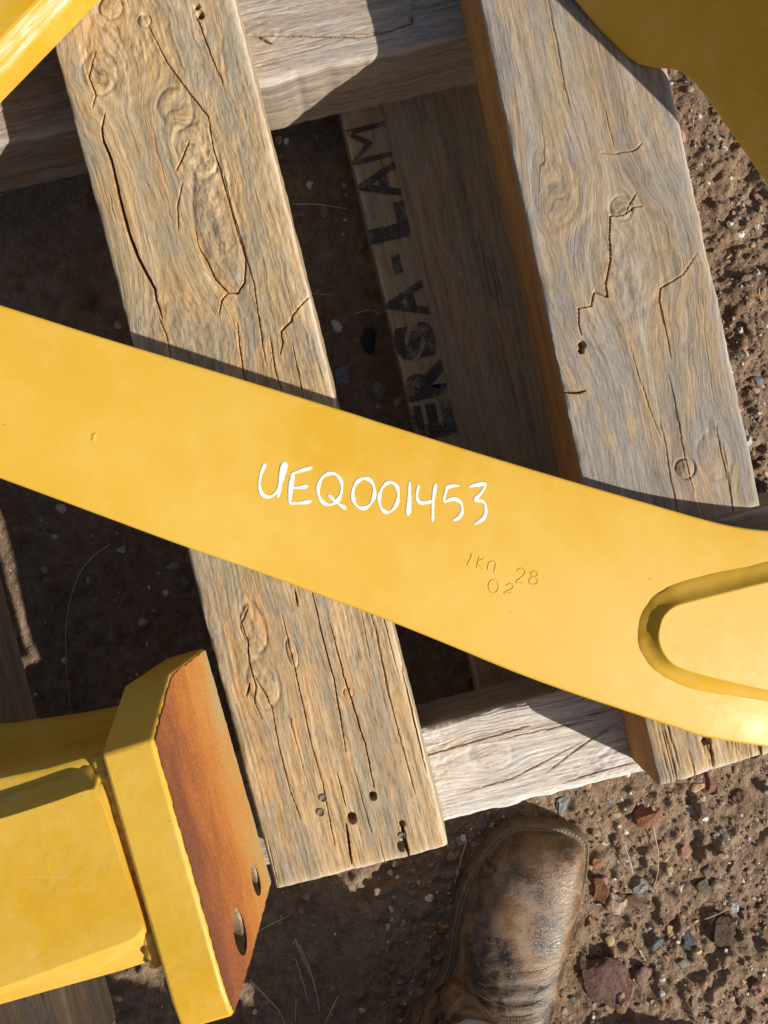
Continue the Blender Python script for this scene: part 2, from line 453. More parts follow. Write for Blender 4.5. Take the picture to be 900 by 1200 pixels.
# ------------------------------------------------------------------ timber
def timber(name, a0, a1, b0, b1, z0, z1, mat, cracks=(), holes=(), knots=(), seed=0, dx=0.0020, dw=0.0009,
           edge=0.0022, rough=0.0009, auto=50, parent=None, chip=0.0016, warp=0.0018, saw=0.0):
    """sawn timber: a0->a1 its left edge, b0->b1 its right edge (plan points of the top face).
    cracks: (list of plan points, half width, depth); holes: (point, radius, depth); knots: (point, r_along, r_across, strength)"""
    a0, a1, b0, b1 = [np.asarray(p, dtype=float) for p in (a0, a1, b0, b1)]
    L = 0.5 * (np.linalg.norm(a1 - a0) + np.linalg.norm(b1 - b0))
    W = 0.5 * (np.linalg.norm(b0 - a0) + np.linalg.norm(b1 - a1))
    d = (a1 + b1 - a0 - b0); d = d / np.linalg.norm(d)
    nrm = np.array([d[1], -d[0]])
    if np.dot(b0 - a0, nrm) < 0: nrm = -nrm
    org = a0
    ns = int(L / dx) + 2; nw = int(W / dw) + 2
    u = np.linspace(0, 1, ns)[:, None]; v = np.linspace(0, 1, nw)[None, :]
    PX = (a0[0] * (1 - u) + a1[0] * u) * (1 - v) + (b0[0] * (1 - u) + b1[0] * u) * v
    PY = (a0[1] * (1 - u) + a1[1] * u) * (1 - v) + (b0[1] * (1 - u) + b1[1] * u) * v
    S = (PX - org[0]) * d[0] + (PY - org[1]) * d[1]
    Wc = (PX - org[0]) * nrm[0] + (PY - org[1]) * nrm[1]
    # ragged edges
    ew = chip * fbm(S * 55, S * 0 + seed, seed + 5, 4, 0.6) * (1 - sstep(0.0, 0.010, v * W)) \
       - chip * fbm(S * 60, S * 0 + seed + 9, seed + 6, 4, 0.6) * (1 - sstep(0.0, 0.010, (1 - v) * W))
    PX = PX + nrm[0] * ew; PY = PY + nrm[1] * ew
    ee = chip * 1.3 * fbm(Wc * 90, Wc * 0 + seed, seed + 15, 4, 0.6)
    endm = np.maximum(1 - sstep(0, 0.012, u * L + 0 * v), 1 - sstep(0, 0.012, (1 - u) * L + 0 * v))
    PX = PX + d[0] * ee * endm; PY = PY + d[1] * ee * endm
    # grain field bending round knots
    psi = Wc + warp * fbm(S * 3.5, Wc * 9, seed + 1, 3) + warp * 0.2 * fbm(S * 9, Wc * 22, seed + 2, 2)
    K = np.zeros_like(S); KD = np.zeros_like(S); H = np.zeros_like(S)
    for (kp, ra, rc, st) in knots:
        kp = np.asarray(kp) - org
        ks, kw = kp @ d, kp @ nrm
        wob = 1 + 0.35 * fbm(S * 40, Wc * 60, seed + 71, 3)
        q = np.sqrt(((S - ks) / ra) ** 2 + ((Wc - kw) / rc) ** 2) * wob
        psi = psi - (Wc - kw) * 0.72 * np.exp(-(q / 1.5) ** 2)
        kk = 1 - sstep(0.7, 1.15, q)
        K = np.maximum(K, kk * st)
        KD = np.where(kk > 0, q * rc * 0.7, KD)
        H += st * 0.0016 * np.exp(-(q * 1.0) ** 2) * (0.6 + 1.6 * fbm(S * 130, Wc * 210, seed + 81, 3))
        H -= st * 0.0016 * np.exp(-((q - 1.05) / 0.12) ** 2)
    # surface relief
    H += rough * fbm(S * 10, psi * 520, seed + 11, 3, 0.6) * 0.55
    H += rough * 1.3 * fbm(S * 20, Wc * 26, seed + 12, 3)
    H += rough * 0.9 * fbm(S * 120, Wc * 260, seed + 13, 3, 0.6) * sstep(0.50, 0.66, vnoise(S * 11, Wc * 16, seed + 14)) + K * rough * 1.5 * fbm(S * 180, Wc * 320, seed + 17, 3, 0.65)
    if saw: H += saw * np.sin(S * 2 * math.pi / 0.006 + 2 * fbm(S * 10, Wc * 12, seed + 3, 2)) * sstep(0.45, 0.7, vnoise(S * 13, Wc * 9, seed + 4))
    dl = v * W + 0 * u; dr = (1 - v) * W + 0 * u
    ch = 0.6 + 1.5 * vnoise(S * 45, S * 0 + 3, seed + 21)
    H -= edge * ch * np.exp(-(dl / 0.0024) ** 1.0) + edge * ch * np.exp(-(dr / 0.0024))
    ds = np.minimum(u * L, (1 - u) * L) + 0 * v
    H -= edge * 0.9 * np.exp(-ds / 0.003)
    ST = np.zeros_like(S)
    wx = 0.0009 * fbm(S * 150, Wc * 150, seed + 31, 3); wy = 0.0009 * fbm(S * 150, Wc * 150, seed + 32, 3)
    def carve(pts, hw, dep, stain=0.8):
        pts = [np.asarray(p) - org for p in pts]
        loc = [(p @ d, p @ nrm) for p in pts]
        n = len(loc) - 1
        for k in range(n):
            (s0, w0), (s1, w1) = loc[k], loc[k + 1]
            m = 0.07
            i0 = max(0, int((min(s0, s1) - m) / L * ns)); i1 = min(ns, int((max(s0, s1) + m) / L * ns) + 2)
            if i1 <= i0: continue
            sl_ = (slice(i0, i1), slice(None))
            A = S[sl_] + wx[sl_]; B = Wc[sl_] + wy[sl_]
            ex, ey = s1 - s0, w1 - w0; q = ex * ex + ey * ey + 1e-12
            t = np.clip(((A - s0) * ex + (B - w0) * ey) / q, 0, 1)
            dist = np.hypot(A - s0 - t * ex, B - w0 - t * ey)
            f = (k + t) / n
            tp = np.clip(4 * f * (1 - f), 0, 1) ** 0.6 if n > 1 else np.clip(4 * t * (1 - t), 0, 1) ** 0.6
            tp = 0.25 + 0.75 * tp
            prof = dep * 0.95 * tp * np.exp(-(dist / np.maximum(hw * 0.62 * tp + 0.0001, 0.70 * dw)) ** 4)
            CR[sl_] = np.maximum(CR[sl_], prof)
            GR[sl_] = np.maximum(GR[sl_], min(1.0, dep / 0.0035) * tp * np.exp(-(dist / np.maximum(hw * 0.75 * tp, 0.6 * dw)) ** 2))
            ST[sl_] = np.maximum(ST[sl_], stain * np.exp(-(dist / (hw * 2.2 + 0.002)) ** 2))
            LIP[sl_] = np.maximum(LIP[sl_], 0.0003 * np.exp(-(dist / (hw * 3 + 0.002)) ** 2))
    CR = np.zeros_like(S); LIP = np.zeros_like(S); GR = np.zeros_like(S)
    for c in cracks: carve(*c)
    r = np.random.default_rng(seed + 500)
    for k in range(auto):
        s0 = r.uniform(0, L); w0 = r.uniform(0.006, W - 0.006); ln = r.uniform(0.015, 0.12); sk = r.normal(0, 0.02)
        pts = [org + d * (s0 + ln * j / 4) + nrm * (w0 + r.normal(0, 0.0005) + sk * ln * j / 4) for j in range(5)]
        carve(pts, r.uniform(0.00022, 0.00045), r.uniform(0.0006, 0.0018), 0.35)
    for (hp, rad, dep) in holes:
        hp = np.asarray(hp) - org
        q = np.hypot(S - hp @ d + wx * 0.8, (Wc - hp @ nrm) * 1.1 + wy * 0.8) / rad
        CR = np.maximum(CR, dep * (1 - sstep(0.75, 1.1, q)))
        ST = np.maximum(ST, 0.5 * np.exp(-(q / 1.8) ** 2))
    H += LIP - CR
    Z = z1 + H
    top = np.stack([PX, PY, Z], -1)
    gvt = np.stack([S, psi, 0 * S], -1)
    T = z1 - z0
    m = max(4, int(T / 0.004))
    def side(col, out, sd):
        base = top[:, col]; res = []; g = []
        for k in range(1, m + 1):
            f = k / m
            zz = base[:, 2] * (1 - f) + z0 * f
            off = 0.0013 * fbm(S[:, col] * 14, np.full(ns, f * T * 90), seed + sd, 4) * (1 if k < m else 0.3) + edge * 0.35 * (1 - math.exp(-f * T / 0.003))
            p = np.stack([base[:, 0] + out[0] * off, base[:, 1] + out[1] * off, zz], -1)
            res.append(p)
            g.append(np.stack([S[:, col] + 0.37, np.full(ns, (W if sd == 1 else 0.0) + (f * T) * (1 if sd == 1 else -1)) + 0.002 * fbm(S[:, col] * 9, np.full(ns, f * T * 50), seed + 9, 2), np.full(ns, f * T)], -1))
        return res, g
    rs, rg = side(nw - 1, nrm, 1)
    ls, lg = side(0, -nrm, 2)
    ring = np.concatenate([top, np.stack(rs, 1), np.stack(ls[::-1], 1)], 1)
    gv = np.concatenate([gvt, np.stack(rg, 1), np.stack(lg[::-1], 1)], 1)
    R = ring.shape[1]
    kf = np.zeros((ns, R)); kf[:, :nw] = K
    kd = np.zeros((ns, R)); kd[:, :nw] = KD
    st = np.zeros((ns, R)); st[:, :nw] = ST
    we_ = np.zeros((ns, R)); we_[:, :nw] = np.clip(np.exp(-np.minimum(np.minimum(dl, dr), ds) / 0.0022) * (0.3 + 1.2 * vnoise(S * 30, Wc * 30 + 2, seed + 55)), 0, 1)
    gr_ = np.zeros((ns, R)); gr_[:, :nw] = GR
    ii = np.arange(ns - 1)[:, None] * R; jj = np.arange(R)[None, :]
    j2 = (jj + 1) % R
    Q = np.stack([ii + jj, ii + j2, ii + R + j2, ii + R + jj], -1).reshape(-1, 4)
    if np.cross(np.append(d, 0), np.append(nrm, 0))[2] > 0: Q = Q[:, ::-1]
    else: pass
    V = ring.reshape(-1, 3)
    # end caps as fans
    c0 = V[:R].mean(0); c1 = V[-R:].mean(0)
    V = np.concatenate([V, [c0, c1]])
    n0 = ns * R
    jr = np.arange(R)
    t0 = np.stack([np.full(R, n0), jr, (jr + 1) % R], -1); t1 = np.stack([np.full(R, n0 + 1), (ns - 1) * R + (jr + 1) % R, (ns - 1) * R + jr], -1)
    T_ = np.concatenate([t0, t1])
    o = mesh_np(name, V, Q, mat, parent, smooth=True, tris=T_)
    me = o.data
    bm = bmesh.new(); bm.from_mesh(me); bmesh.ops.recalc_face_normals(bm, faces=bm.faces[:]); bm.to_mesh(me); bm.free()
    me.set_sharp_from_angle(angle=math.radians(62))
    ext = lambda a, k: np.concatenate([a.reshape(-1, k) if k > 1 else a.ravel(), np.zeros((2, k)) if k > 1 else np.zeros(2)])
    attr(me, 'gv', 'FLOAT_VECTOR', ext(gv, 3)); attr(me, 'knot', 'FLOAT', ext(kf, 1))
    attr(me, 'kd', 'FLOAT', ext(kd, 1)); attr(me, 'stain', 'FLOAT', ext(st, 1)); attr(me, 'grime', 'FLOAT', ext(gr_, 1)); attr(me, 'wear', 'FLOAT', ext(we_, 1))
    return o

def pxl(pts, z): return [P2(x, y, z) for x, y in pts]
def extend(p, q, k):   # the point k lengths beyond q on p->q
    p = np.asarray(p, float); q = np.asarray(q, float)
    return tuple(q + (q - p) * k)

ZP = Z_PLANK
# left deck plank
lcr = [
    ([(123, 132), (119, 149), (121, 165), (130, 187), (135, 210), (143, 245), (152, 277), (162, 303), (171, 320), (181, 338), (183, 351), (190, 372)], 0.0016, 0.010),
    ([(229, 19), (234, 28), (247, 65), (261, 98)], 0.0007, 0.003),
    ([(172, 28), (197, 75), (222, 109), (244, 137), (250, 174), (259, 202), (267, 233), (278, 272), (288, 303), (286, 331), (278, 343), (267, 343), (252, 327), (243, 307), (233, 290), (229, 270)], 0.0007, 0.0042),
    ([(267, 343), (259, 352), (257, 368)], 0.0006, 0.003),
    ([(262, 205), (270, 240), (284, 285), (297, 331), (304, 379), (312, 430)], 0.0005, 0.0025),
    ([(362, 347), (343, 369), (341, 376), (329, 388), (331, 400), (328, 415)], 0.0008, 0.005),
    ([(214, 214), (208, 240), (209, 270)], 0.0007, 0.003),
    ([(222, 165), (214, 185), (206, 200)], 0.0008, 0.003),
    ([(112, 60), (104, 90), (112, 112), (108, 126)], 0.0008, 0.003),
    ([(186, 372), (196, 395), (200, 420)], 0.0006, 0.003),
    ([(278, 378), (280, 400), (284, 430), (290, 455)], 0.0005, 0.003),
    ([(316, 395), (322, 430), (330, 460)], 0.0005, 0.003),
    ([(342, 400), (350, 440), (356, 470)], 0.0005, 0.0025),
    ([(365, 690), (377, 743), (392, 800), (397, 830), (405, 880)], 0.0007, 0.0045),
    ([(387, 730), (403, 793), (417, 837), (430, 880), (438, 923)], 0.0007, 0.0045),
    ([(330, 720), (340, 760), (353, 817), (363, 863), (377, 917)], 0.0006, 0.003),
    ([(318, 825), (327, 877), (340, 927), (352, 960)], 0.0005, 0.003),
    ([(290, 713), (283, 730), (290, 750), (292, 777), (297, 793), (300, 803), (298, 823), (307, 842)], 0.0007, 0.004),
    ([(297, 790), (312, 815), (320, 835)], 0.0006, 0.003),
    ([(289, 815), (293, 800)], 0.0009, 0.005),
    ([(345, 690), (349, 710)], 0.0010, 0.004),
    ([(405, 965), (408, 985), (412, 1012)], 0.0013, 0.007),
    ([(470, 965), (474, 985), (479, 1004)], 0.0020, 0.009),
    ([(378, 917), (382, 940), (392, 990)], 0.0005, 0.003),
    ([(395, 905), (405, 945)], 0.0006, 0.004),
    ([(440, 735), (452, 800), (470, 870), (486, 930)], 0.0005, 0.0025),
    ([(470, 780), (486, 850), (500, 905)], 0.0008, 0.004),
]
lcr = [(pxl(c[0], ZP), c[1], c[2]) for c in lcr]
lho = [((412, 959), 0.0046, 0.014), ((437, 933), 0.0036, 0.010), ((471, 966), 0.003, 0.007), ((470, 992), 0.0042, 0.008),
       ((235, 18), 0.0034, 0.010), ((231, 8), 0.0028, 0.006)]
lho = [(P2(h[0][0], h[0][1], ZP), h[1], h[2]) for h in lho]
lkn = [((255, 265), 0.056, 0.017, 0.75), ((232, 178), 0.022, 0.017, 0.7), ((150, 55), 0.042, 0.036, 0.55), ((205, 125), 0.016, 0.014, 0.6),
       ((169, 25), 0.005, 0.005, 0.9), ((129, 8), 0.010, 0.010, 0.8), ((297, 735), 0.020, 0.009, 0.7), ((308, 800), 0.020, 0.013, 0.5), ((115, 85), 0.018, 0.014, 0.6),
       ((342, 765), 0.012, 0.004, 0.7), ((215, 395), 0.03, 0.03, 0.35), ((408, 812), 0.004, 0.004, 0.6)]
lkn = [(P2(k[0][0], k[0][1], ZP), k[1], k[2], k[3]) for k in lkn]
timber("deck_plank", P2(26, -90, ZP), P2(323, 1043, ZP), P2(252, -90, ZP), P2(525, 992, ZP), Z_BEAM, ZP, W_LEFT, lcr, lho, lkn, seed=1, rough=0.0011, edge=0.002, dx=0.0009, dw=0.00064, auto=12)
lp = bpy.data.objects["deck_plank"]
tag(lp, "tan deck plank with a long split, knots and nail holes, passing under the arm", "plank", "timbers of the pallet")
# right deck plank, upper length
rcr = [
    ([(704, 179), (722, 180), (745, 176), (752, 168)], 0.0006, 0.003),
    ([(745, 227), (738, 238), (733, 251), (725, 253), (715, 253), (714, 279), (715, 305), (710, 331), (712, 348), (704, 345), (696, 342), (693, 358), (678, 361), (678, 380), (681, 392)], 0.0006, 0.0036),
    ([(733, 251), (742, 243), (752, 241)], 0.0005, 0.0026),
    ([(817, 296), (800, 322), (787, 330), (774, 337), (772, 351), (776, 370), (780, 386), (786, 420)], 0.0005, 0.0022),
    ([(660, 459), (674, 460), (686, 458)], 0.0012, 0.006),
    ([(706, 120), (714, 150), (720, 176)], 0.0004, 0.001),
    ([(735, 395), (748, 440), (765, 490), (778, 520)], 0.0004, 0.0010),
]
rcr = [(pxl(c[0], ZP), c[1], c[2]) for c in rcr]
rho = [(P2(682, 404, ZP), 0.0034, 0.009), (P2(681, 411, ZP), 0.0026, 0.009)]
rkn = [((725, 305), 0.046, 0.038, 0.35), ((803, 549), 0.008, 0.008, 0.9), ((727, 244), 0.010, 0.009, 0.6), ((650, 220), 0.03, 0.018, 0.3), ((838, 535), 0.02, 0.014, 0.3)]
rkn = [(P2(k[0][0], k[0][1], ZP), k[1], k[2], k[3]) for k in rkn]
rp = timber("deck_plank", P2(545, -90, ZP), P2(700, 640, ZP), P2(746, -90, ZP), P2(893, 592, ZP), Z_BEAM, ZP, W_RIGHT, rcr, rho, rkn, seed=2, rough=0.0005, edge=0.0015, auto=6, dx=0.0009, dw=0.00066)
tag(rp, "grey brown deck plank with cracked knot and orange sawn side under the mustard plate", "plank", "timbers of the pallet")
def second_material(o, mat, test):
    me = o.data
    me.materials.append(mat)
    n = len(me.polygons)
    nr = np.empty(n * 3, dtype=np.float32); me.polygons.foreach_get("normal", nr); nr = nr.reshape(-1, 3)
    ce = np.empty(n * 3, dtype=np.float32); me.polygons.foreach_get("center", ce); ce = ce.reshape(-1, 3)
    idx = np.where(test(nr, ce), 1, 0).astype(np.int32)
    me.polygons.foreach_set("material_index", idx)
second_material(rp, W_EDGE, lambda n, c: (n[:, 0] < -0.75) & (c[:, 2] < ZP - 0.004))
# right deck plank, lower length
r2 = timber("deck_plank", P2(722, 700, ZP), P2(775, 922, ZP), P2(925, 648, ZP), P2(980, 858, ZP), Z_BEAM, ZP, W_LEFT,
            [(pxl([(830, 858), (834, 880), (836, 900)], ZP), 0.001, 0.005), (pxl([(890, 868), (893, 885)], ZP), 0.0008, 0.004)], [(P2(826, 869, ZP), 0.003, 0.008)], (), seed=3, rough=0.0012)
tag(r2, "short end of a tan deck plank poking out below the yellow arm, beside the boot", "plank", "timbers of the pallet")
second_material(r2, W_EDGE, lambda n, c: (n[:, 0] < -0.75) & (c[:, 2] < ZP - 0.004))

# bearers under the planks
ZB = Z_BEAM
ub = timber("bearer", P2(-150, 201, ZB), P2(760, -8, ZB), P2(-150, 91, ZB), P2(760, -118, ZB), Z_BOARD, ZB, W_BEAM3, 
            [(pxl([(318, 52), (308, 46), (296, 40)], ZB), 0.0012, 0.005), (pxl([(420, 40), (460, 36), (482, 28), (486, 4)], ZB), 0.0009, 0.004), (pxl([(290, 42), (350, 42), (420, 44), (456, 38)], ZB), 0.0007, 0.003)],
            (), [(P2(305, 40, ZB), 0.016, 0.01, 0.5)], seed=4, rough=0.0012, edge=0.004, auto=40, chip=0.004)
tag(ub, "grey bleached bearer crossing under both planks at the top", "bearer", "timbers of the pallet")
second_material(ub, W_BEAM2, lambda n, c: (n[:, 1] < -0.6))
lb = timber("bearer", P2(-160, 1133, ZB), P2(860, 879, ZB), P2(-160, 1022, ZB), P2(860, 760, ZB), Z_BOARD, ZB, W_BEAM,
            [(pxl([(540, 930), (600, 912), (680, 870)], ZB), 0.0005, 0.0016),
             (pxl([(640, 905), (690, 868), (720, 850)], ZB), 0.0005, 0.0018), (pxl([(500, 885), (560, 868), (620, 850)], ZB), 0.0007, 0.0025)],
            (), [(P2(575, 885, ZB), 0.02, 0.014, 0.3)], seed=5, rough=0.0022, edge=0.003, auto=10, chip=0.003, warp=0.009, saw=0.00006, dx=0.0012, dw=0.0008)
tag(lb, "pale bleached bearer in the sun between plank end and boot toe", "bearer", "timbers of the pallet")
second_material(lb, W_BEAM2, lambda n, c: ((n[:, 1] > 0.6) & (c[:, 2] < ZB - 0.006)) | (c[:, 0] < -0.06))  # left part in darker wood: shade of the gap put into its colour
mb = timber("bearer", P2(640, 752, ZB), P2(1000, 655, ZB), P2(640, 664, ZB), P2(1000, 568, ZB), 0.002, ZB, W_BEAM2, seed=6, edge=0.003, dx=0.003, dw=0.002, auto=20)
tag(mb, "dark grey bearer end showing where the upper right plank stops above the arm", "bearer", "timbers of the pallet")

# bottom deck boards
ZD = Z_BOARD
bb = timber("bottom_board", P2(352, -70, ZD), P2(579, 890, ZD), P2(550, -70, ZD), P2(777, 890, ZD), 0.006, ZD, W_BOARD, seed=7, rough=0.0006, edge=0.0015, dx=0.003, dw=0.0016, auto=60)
tag(bb, "dark bottom board in shadow with black stencilled letters, between the planks", "board", "timbers of the pallet")
b2 = timber("deck_plank", P2(-320, 420, ZP), P2(-104, 1260, ZP), P2(-124, 420, ZP), P2(98, 1260, ZP), Z_BEAM, ZP, W_RIGHT, seed=8, rough=0.0007, dx=0.003, dw=0.0016, auto=60)
tag(b2, "grey deck plank at the left edge carrying the yellow flange bracket", "plank", "timbers of the pallet")

# stencilled letters, read from the bottom up along the board's left edge
def letters(text, start, end, height, parent):
    s = P(*start, ZD); e = P(*end, ZD)
    dv = (e - s); L = dv.length; dv.normalize()
    up = Vector((-dv.y, dv.x, 0))
    adv = L / len(text)
    for k, ch in enumerate(text):
        cu = bpy.data.curves.new("stencil_letter", 'FONT')
        cu.body = ch; cu.size = 1.0; cu.offset = 0.06 if ch not in 'AM' else (0.03 if ch == 'A' else 0.0); cu.resolution_u = 4
        tmp = bpy.data.objects.new("tmp", cu)
        COL.objects.link(tmp)
        dg = bpy.context.evaluated_depsgraph_get()
        me = bpy.data.meshes.new_from_object(tmp.evaluated_get(dg))
        bpy.data.objects.remove(tmp); 
        n = len(me.vertices)
        co = np.empty(n * 3, dtype=np.float32); me.vertices.foreach_get("co", co); co = co.reshape(-1, 3)
        x0, x1, y0, y1 = co[:, 0].min(), co[:, 0].max(), co[:, 1].min(), co[:, 1].max()
        dash = ch == '-'
        sx = adv * (0.5 if dash else 0.9) / max(1e-6, x1 - x0)
        sy = height * (0.22 if dash else 1.0) / max(1e-6, y1 - y0)
        oy = height * 0.39 if dash else 0.0
        ox = adv * k + (adv * 0.2 if dash else adv * 0.05)
        a = (co[:, 0] - x0) * sx + ox; b = (co[:, 1] - y0) * sy + oy
        w = np.stack([s.x + dv.x * a + up.x * b, s.y + dv.y * a + up.y * b, np.full(n, ZD + 0.0011)], -1)
        me.vertices.foreach_set("co", w.astype(np.float32).ravel())
        me.update()
        bm = bmesh.new(); bm.from_mesh(me)
        bmesh.ops.recalc_face_normals(bm, faces=bm.faces[:])
        bm.to_mesh(me); bm.free()
        me.materials.clear(); me.materials.append(M_STENCIL)
        link(bpy.data.objects.new("stencil_letter", me), parent)
letters("ERSA-LAM", (537, 510), (450, 140), 0.043, bb)

# nail heads in the left plank
def nail(px, py, parent, r=0.0034):
    c = P(px, py, ZP)
    bm = bmesh.new()
    prof = [(r * 0.62, 0.0002), (r * 0.66, 0.0009), (r * 0.9, 0.0012), (r, 0.0006), (r * 1.02, -0.003)]
    rings = []
    for (rr, zz) in prof:
        rings.append([bm.verts.new((c.x + rr * math.cos(a), c.y + rr * math.sin(a), ZP + zz)) for a in np.linspace(0, 2 * math.pi, 14, endpoint=False)])
    bm.faces.new(rings[0])
    for p, q in zip(rings, rings[1:]):
        for i in range(14): bm.faces.new((p[i], p[(i + 1) % 14], q[(i + 1) % 14], q[i]))
    return mesh_bm("nail_head", bm, M_NAIL, parent)
nail(379, 935, lp); nail(376, 952, lp); nail(471, 979, lp, 0.0026)

# ------------------------------------------------------------------ painted steel
def catmull(pts, n=8, closed=False):
    pts = [np.asarray(p, float) for p in pts]
    out = []
    N = len(pts)
    segs = N if closed else N - 1
    for i in range(segs):
        p0 = pts[(i - 1) % N] if closed or i > 0 else 2 * pts[0] - pts[1]
        p1 = pts[i]; p2 = pts[(i + 1) % N]
        p3 = pts[(i + 2) % N] if closed or i < N - 2 else 2 * pts[-1] - pts[-2]
        for k in range(n):
            t = k / n
            out.append(0.5 * ((2 * p1) + (-p0 + p2) * t + (2 * p0 - 5 * p1 + 4 * p2 - p3) * t * t + (-p0 + 3 * p1 - 3 * p2 + p3) * t ** 3))
    if not closed: out.append(pts[-1])
    return out
def offset_in(poly, dist):
    """inset of a closed plan polygon (list of 2-vectors, any orientation)"""
    n = len(poly); out = []
    area = sum(poly[i][0] * poly[(i + 1) % n][1] - poly[(i + 1) % n][0] * poly[i][1] for i in range(n))
    sg = 1 if area > 0 else -1
    for i in range(n):
        a, b, c = np.array(poly[i - 1]), np.array(poly[i]), np.array(poly[(i + 1) % n])
        u = (b - a) / (np.linalg.norm(b - a) + 1e-9); w = (c - b) / (np.linalg.norm(c - b) + 1e-9)
        n1 = np.array([-u[1], u[0]]) * sg; n2 = np.array([-w[1], w[0]]) * sg
        m = n1 + n2; m /= (np.linalg.norm(m) + 1e-9)
        out.append(b + m * dist / max(0.4, m @ n1))
    return out
def stack(bm, rings, cap_top=True, cap_bot=True):
    """closed rings of 3-D points, bottom to top"""
    vr = [[bm.verts.new(p) for p in r] for r in rings]
    n = len(vr[0])
    for a, b in zip(vr, vr[1:]):
        for i in range(n): bm.faces.new((a[i], a[(i + 1) % n], b[(i + 1) % n], b[i]))
    if cap_top: bm.faces.new(vr[-1])
    if cap_bot: bm.faces.new(vr[0][::-1])
    return vr
def slab(name, poly, z0, z1, bev, mat, parent=None, seg=4, tilt=None, sharp=35):
    """plate with a rounded upper and lower rim"""
    bm = bmesh.new()
    rings = []
    for k in range(seg + 1):
        a = math.pi / 2 * k / seg
        rings.append([(p[0], p[1], z0 + bev * (1 - math.sin(a))) for p in offset_in(poly, bev * (1 - math.sin(math.pi / 2 * k / seg)) if 0 else bev * (1 - math.sin(a)))])
    # lower rim: small chamfer, upper rim: rounded
    rings = [[(p[0], p[1], z0) for p in offset_in(poly, bev * 0.5)], [(p[0], p[1], z0 + bev * 0.5) for p in poly]]
    for k in range(seg + 1):
        a = math.pi / 2 * k / seg
        rings.append([(p[0], p[1], z1 - bev + bev * math.sin(a)) for p in offset_in(poly, bev * (1 - math.cos(a)))])
    if tilt is not None: rings = [[tuple(tilt @ Vector(p)) for p in r] for r in rings]
    stack(bm, rings)
    return mesh_bm(name, bm, mat, parent, sharp=sharp)

# --- the long arm, its left end propped a little higher than its right
ARM_K = -0.18
def P2A(px, py, z):
    d = (CAM_Z - z) / (1 + ARM_K * (px - 450) / FOC)
    return np.array([(px - 450) / FOC * d, (600 - py) / FOC * d])
arm = empty("loader_arm", P(520, 690, Z_PLANK), "long bright yellow steel arm marked UEQ001453 in white, lying across the planks", "machine part", "yellow machine parts")
upper = [(-330, 262), (-120, 321), (0, 357), (120, 395), (250, 434), (397, 479), (450, 496), (575, 535), (675, 565), (775, 594), (822, 607.5), (860, 616.5), (900, 621.5), (960, 624), (1060, 620), (1180, 600)]
lower = [(1180, 890), (1060, 886), (960, 883), (900, 876), (830, 865), (800, 856), (725, 831), (665, 811), (600, 787), (525, 756), (450, 726), (375, 698), (300, 670), (225, 644), (170, 624), (100, 598), (0, 561), (-120, 518), (-330, 440)]
armpoly = [P2A(x, y, Z_BAR) for x, y in (catmull(upper, 4) + catmull(lower, 4))]
slab("arm_plate", armpoly, Z_PLANK + 0.058, Z_BAR, 0.0022, M_YEL, arm, 3)
# raised boss with a welded rim
top_in = [(1180, 640), (1000, 660), (900, 683), (860, 693), (813, 705), (791, 711.5), (779, 722), (774, 735), (773, 750), (779, 766), (793, 780), (827, 791), (860, 799), (900, 808), (1000, 826), (1180, 846)]
bas_in = [(1180, 608), (1000, 634), (900, 658), (860, 667), (805, 679), (772, 693), (755, 713), (748.5, 733), (748, 752), (755, 770), (773, 789), (800, 803), (830, 811), (900, 822), (1000, 842), (1180, 866)]
BOSS_H = 0.0098
def weld_loft(name, base_px, top_px, zb, zt, mat, parent, seed, bead=0.0011, nseg=6, prof=None, pf=P2):
    b = [np.append(pf(x, y, zb), zb) for x, y in catmull(base_px, nseg)]
    t = [np.append(pf(x, y, zt), zt) for x, y in catmull(top_px, nseg)]
    n = len(b)
    prof = prof or [(0.0, 0.0), (0.10, 0.10), (0.28, 0.23), (0.46, 0.36), (0.60, 0.50), (0.74, 0.66), (0.86, 0.84), (0.93, 0.95), (0.965, 0.985), (1.0, 1.0), (1.03, 1.0), (1.3, 1.0)]
    rings = [[tuple(p - np.array([0, 0, 0.004])) for p in b]]
    cx = sum(b) / n
    for (f, h) in prof:
        ring = []
        for i in range(n):
            p = b[i] * (1 - f) + t[i] * f
            dirv = (b[i] - t[i])[:2]; dirv = dirv / (np.linalg.norm(dirv) + 1e-9)
            nz = bead * (2.0 * vnoise(np.array(i * 0.55), np.array(f * 2.0), seed) - 1.0) * max(0.0, 1 - abs(f - 0.25) / 0.42)
            nz += bead * 0.8 * (2 * vnoise(np.array(i * 0.21), np.array(3.0), seed + 4) - 1) * (1 if f < 0.2 else 0)
            ring.append((p[0] + dirv[0] * nz, p[1] + dirv[1] * nz, zb + (zt - zb) * h))
        rings.append(ring)
    bm = bmesh.new()
    stack(bm, rings)
    return mesh_bm(name, bm, mat, parent, sharp=48)
weld_loft("raised_boss", bas_in, top_in, Z_BAR, Z_BAR + BOSS_H, M_YEL, arm, 5, bead=0.0009, pf=P2A)

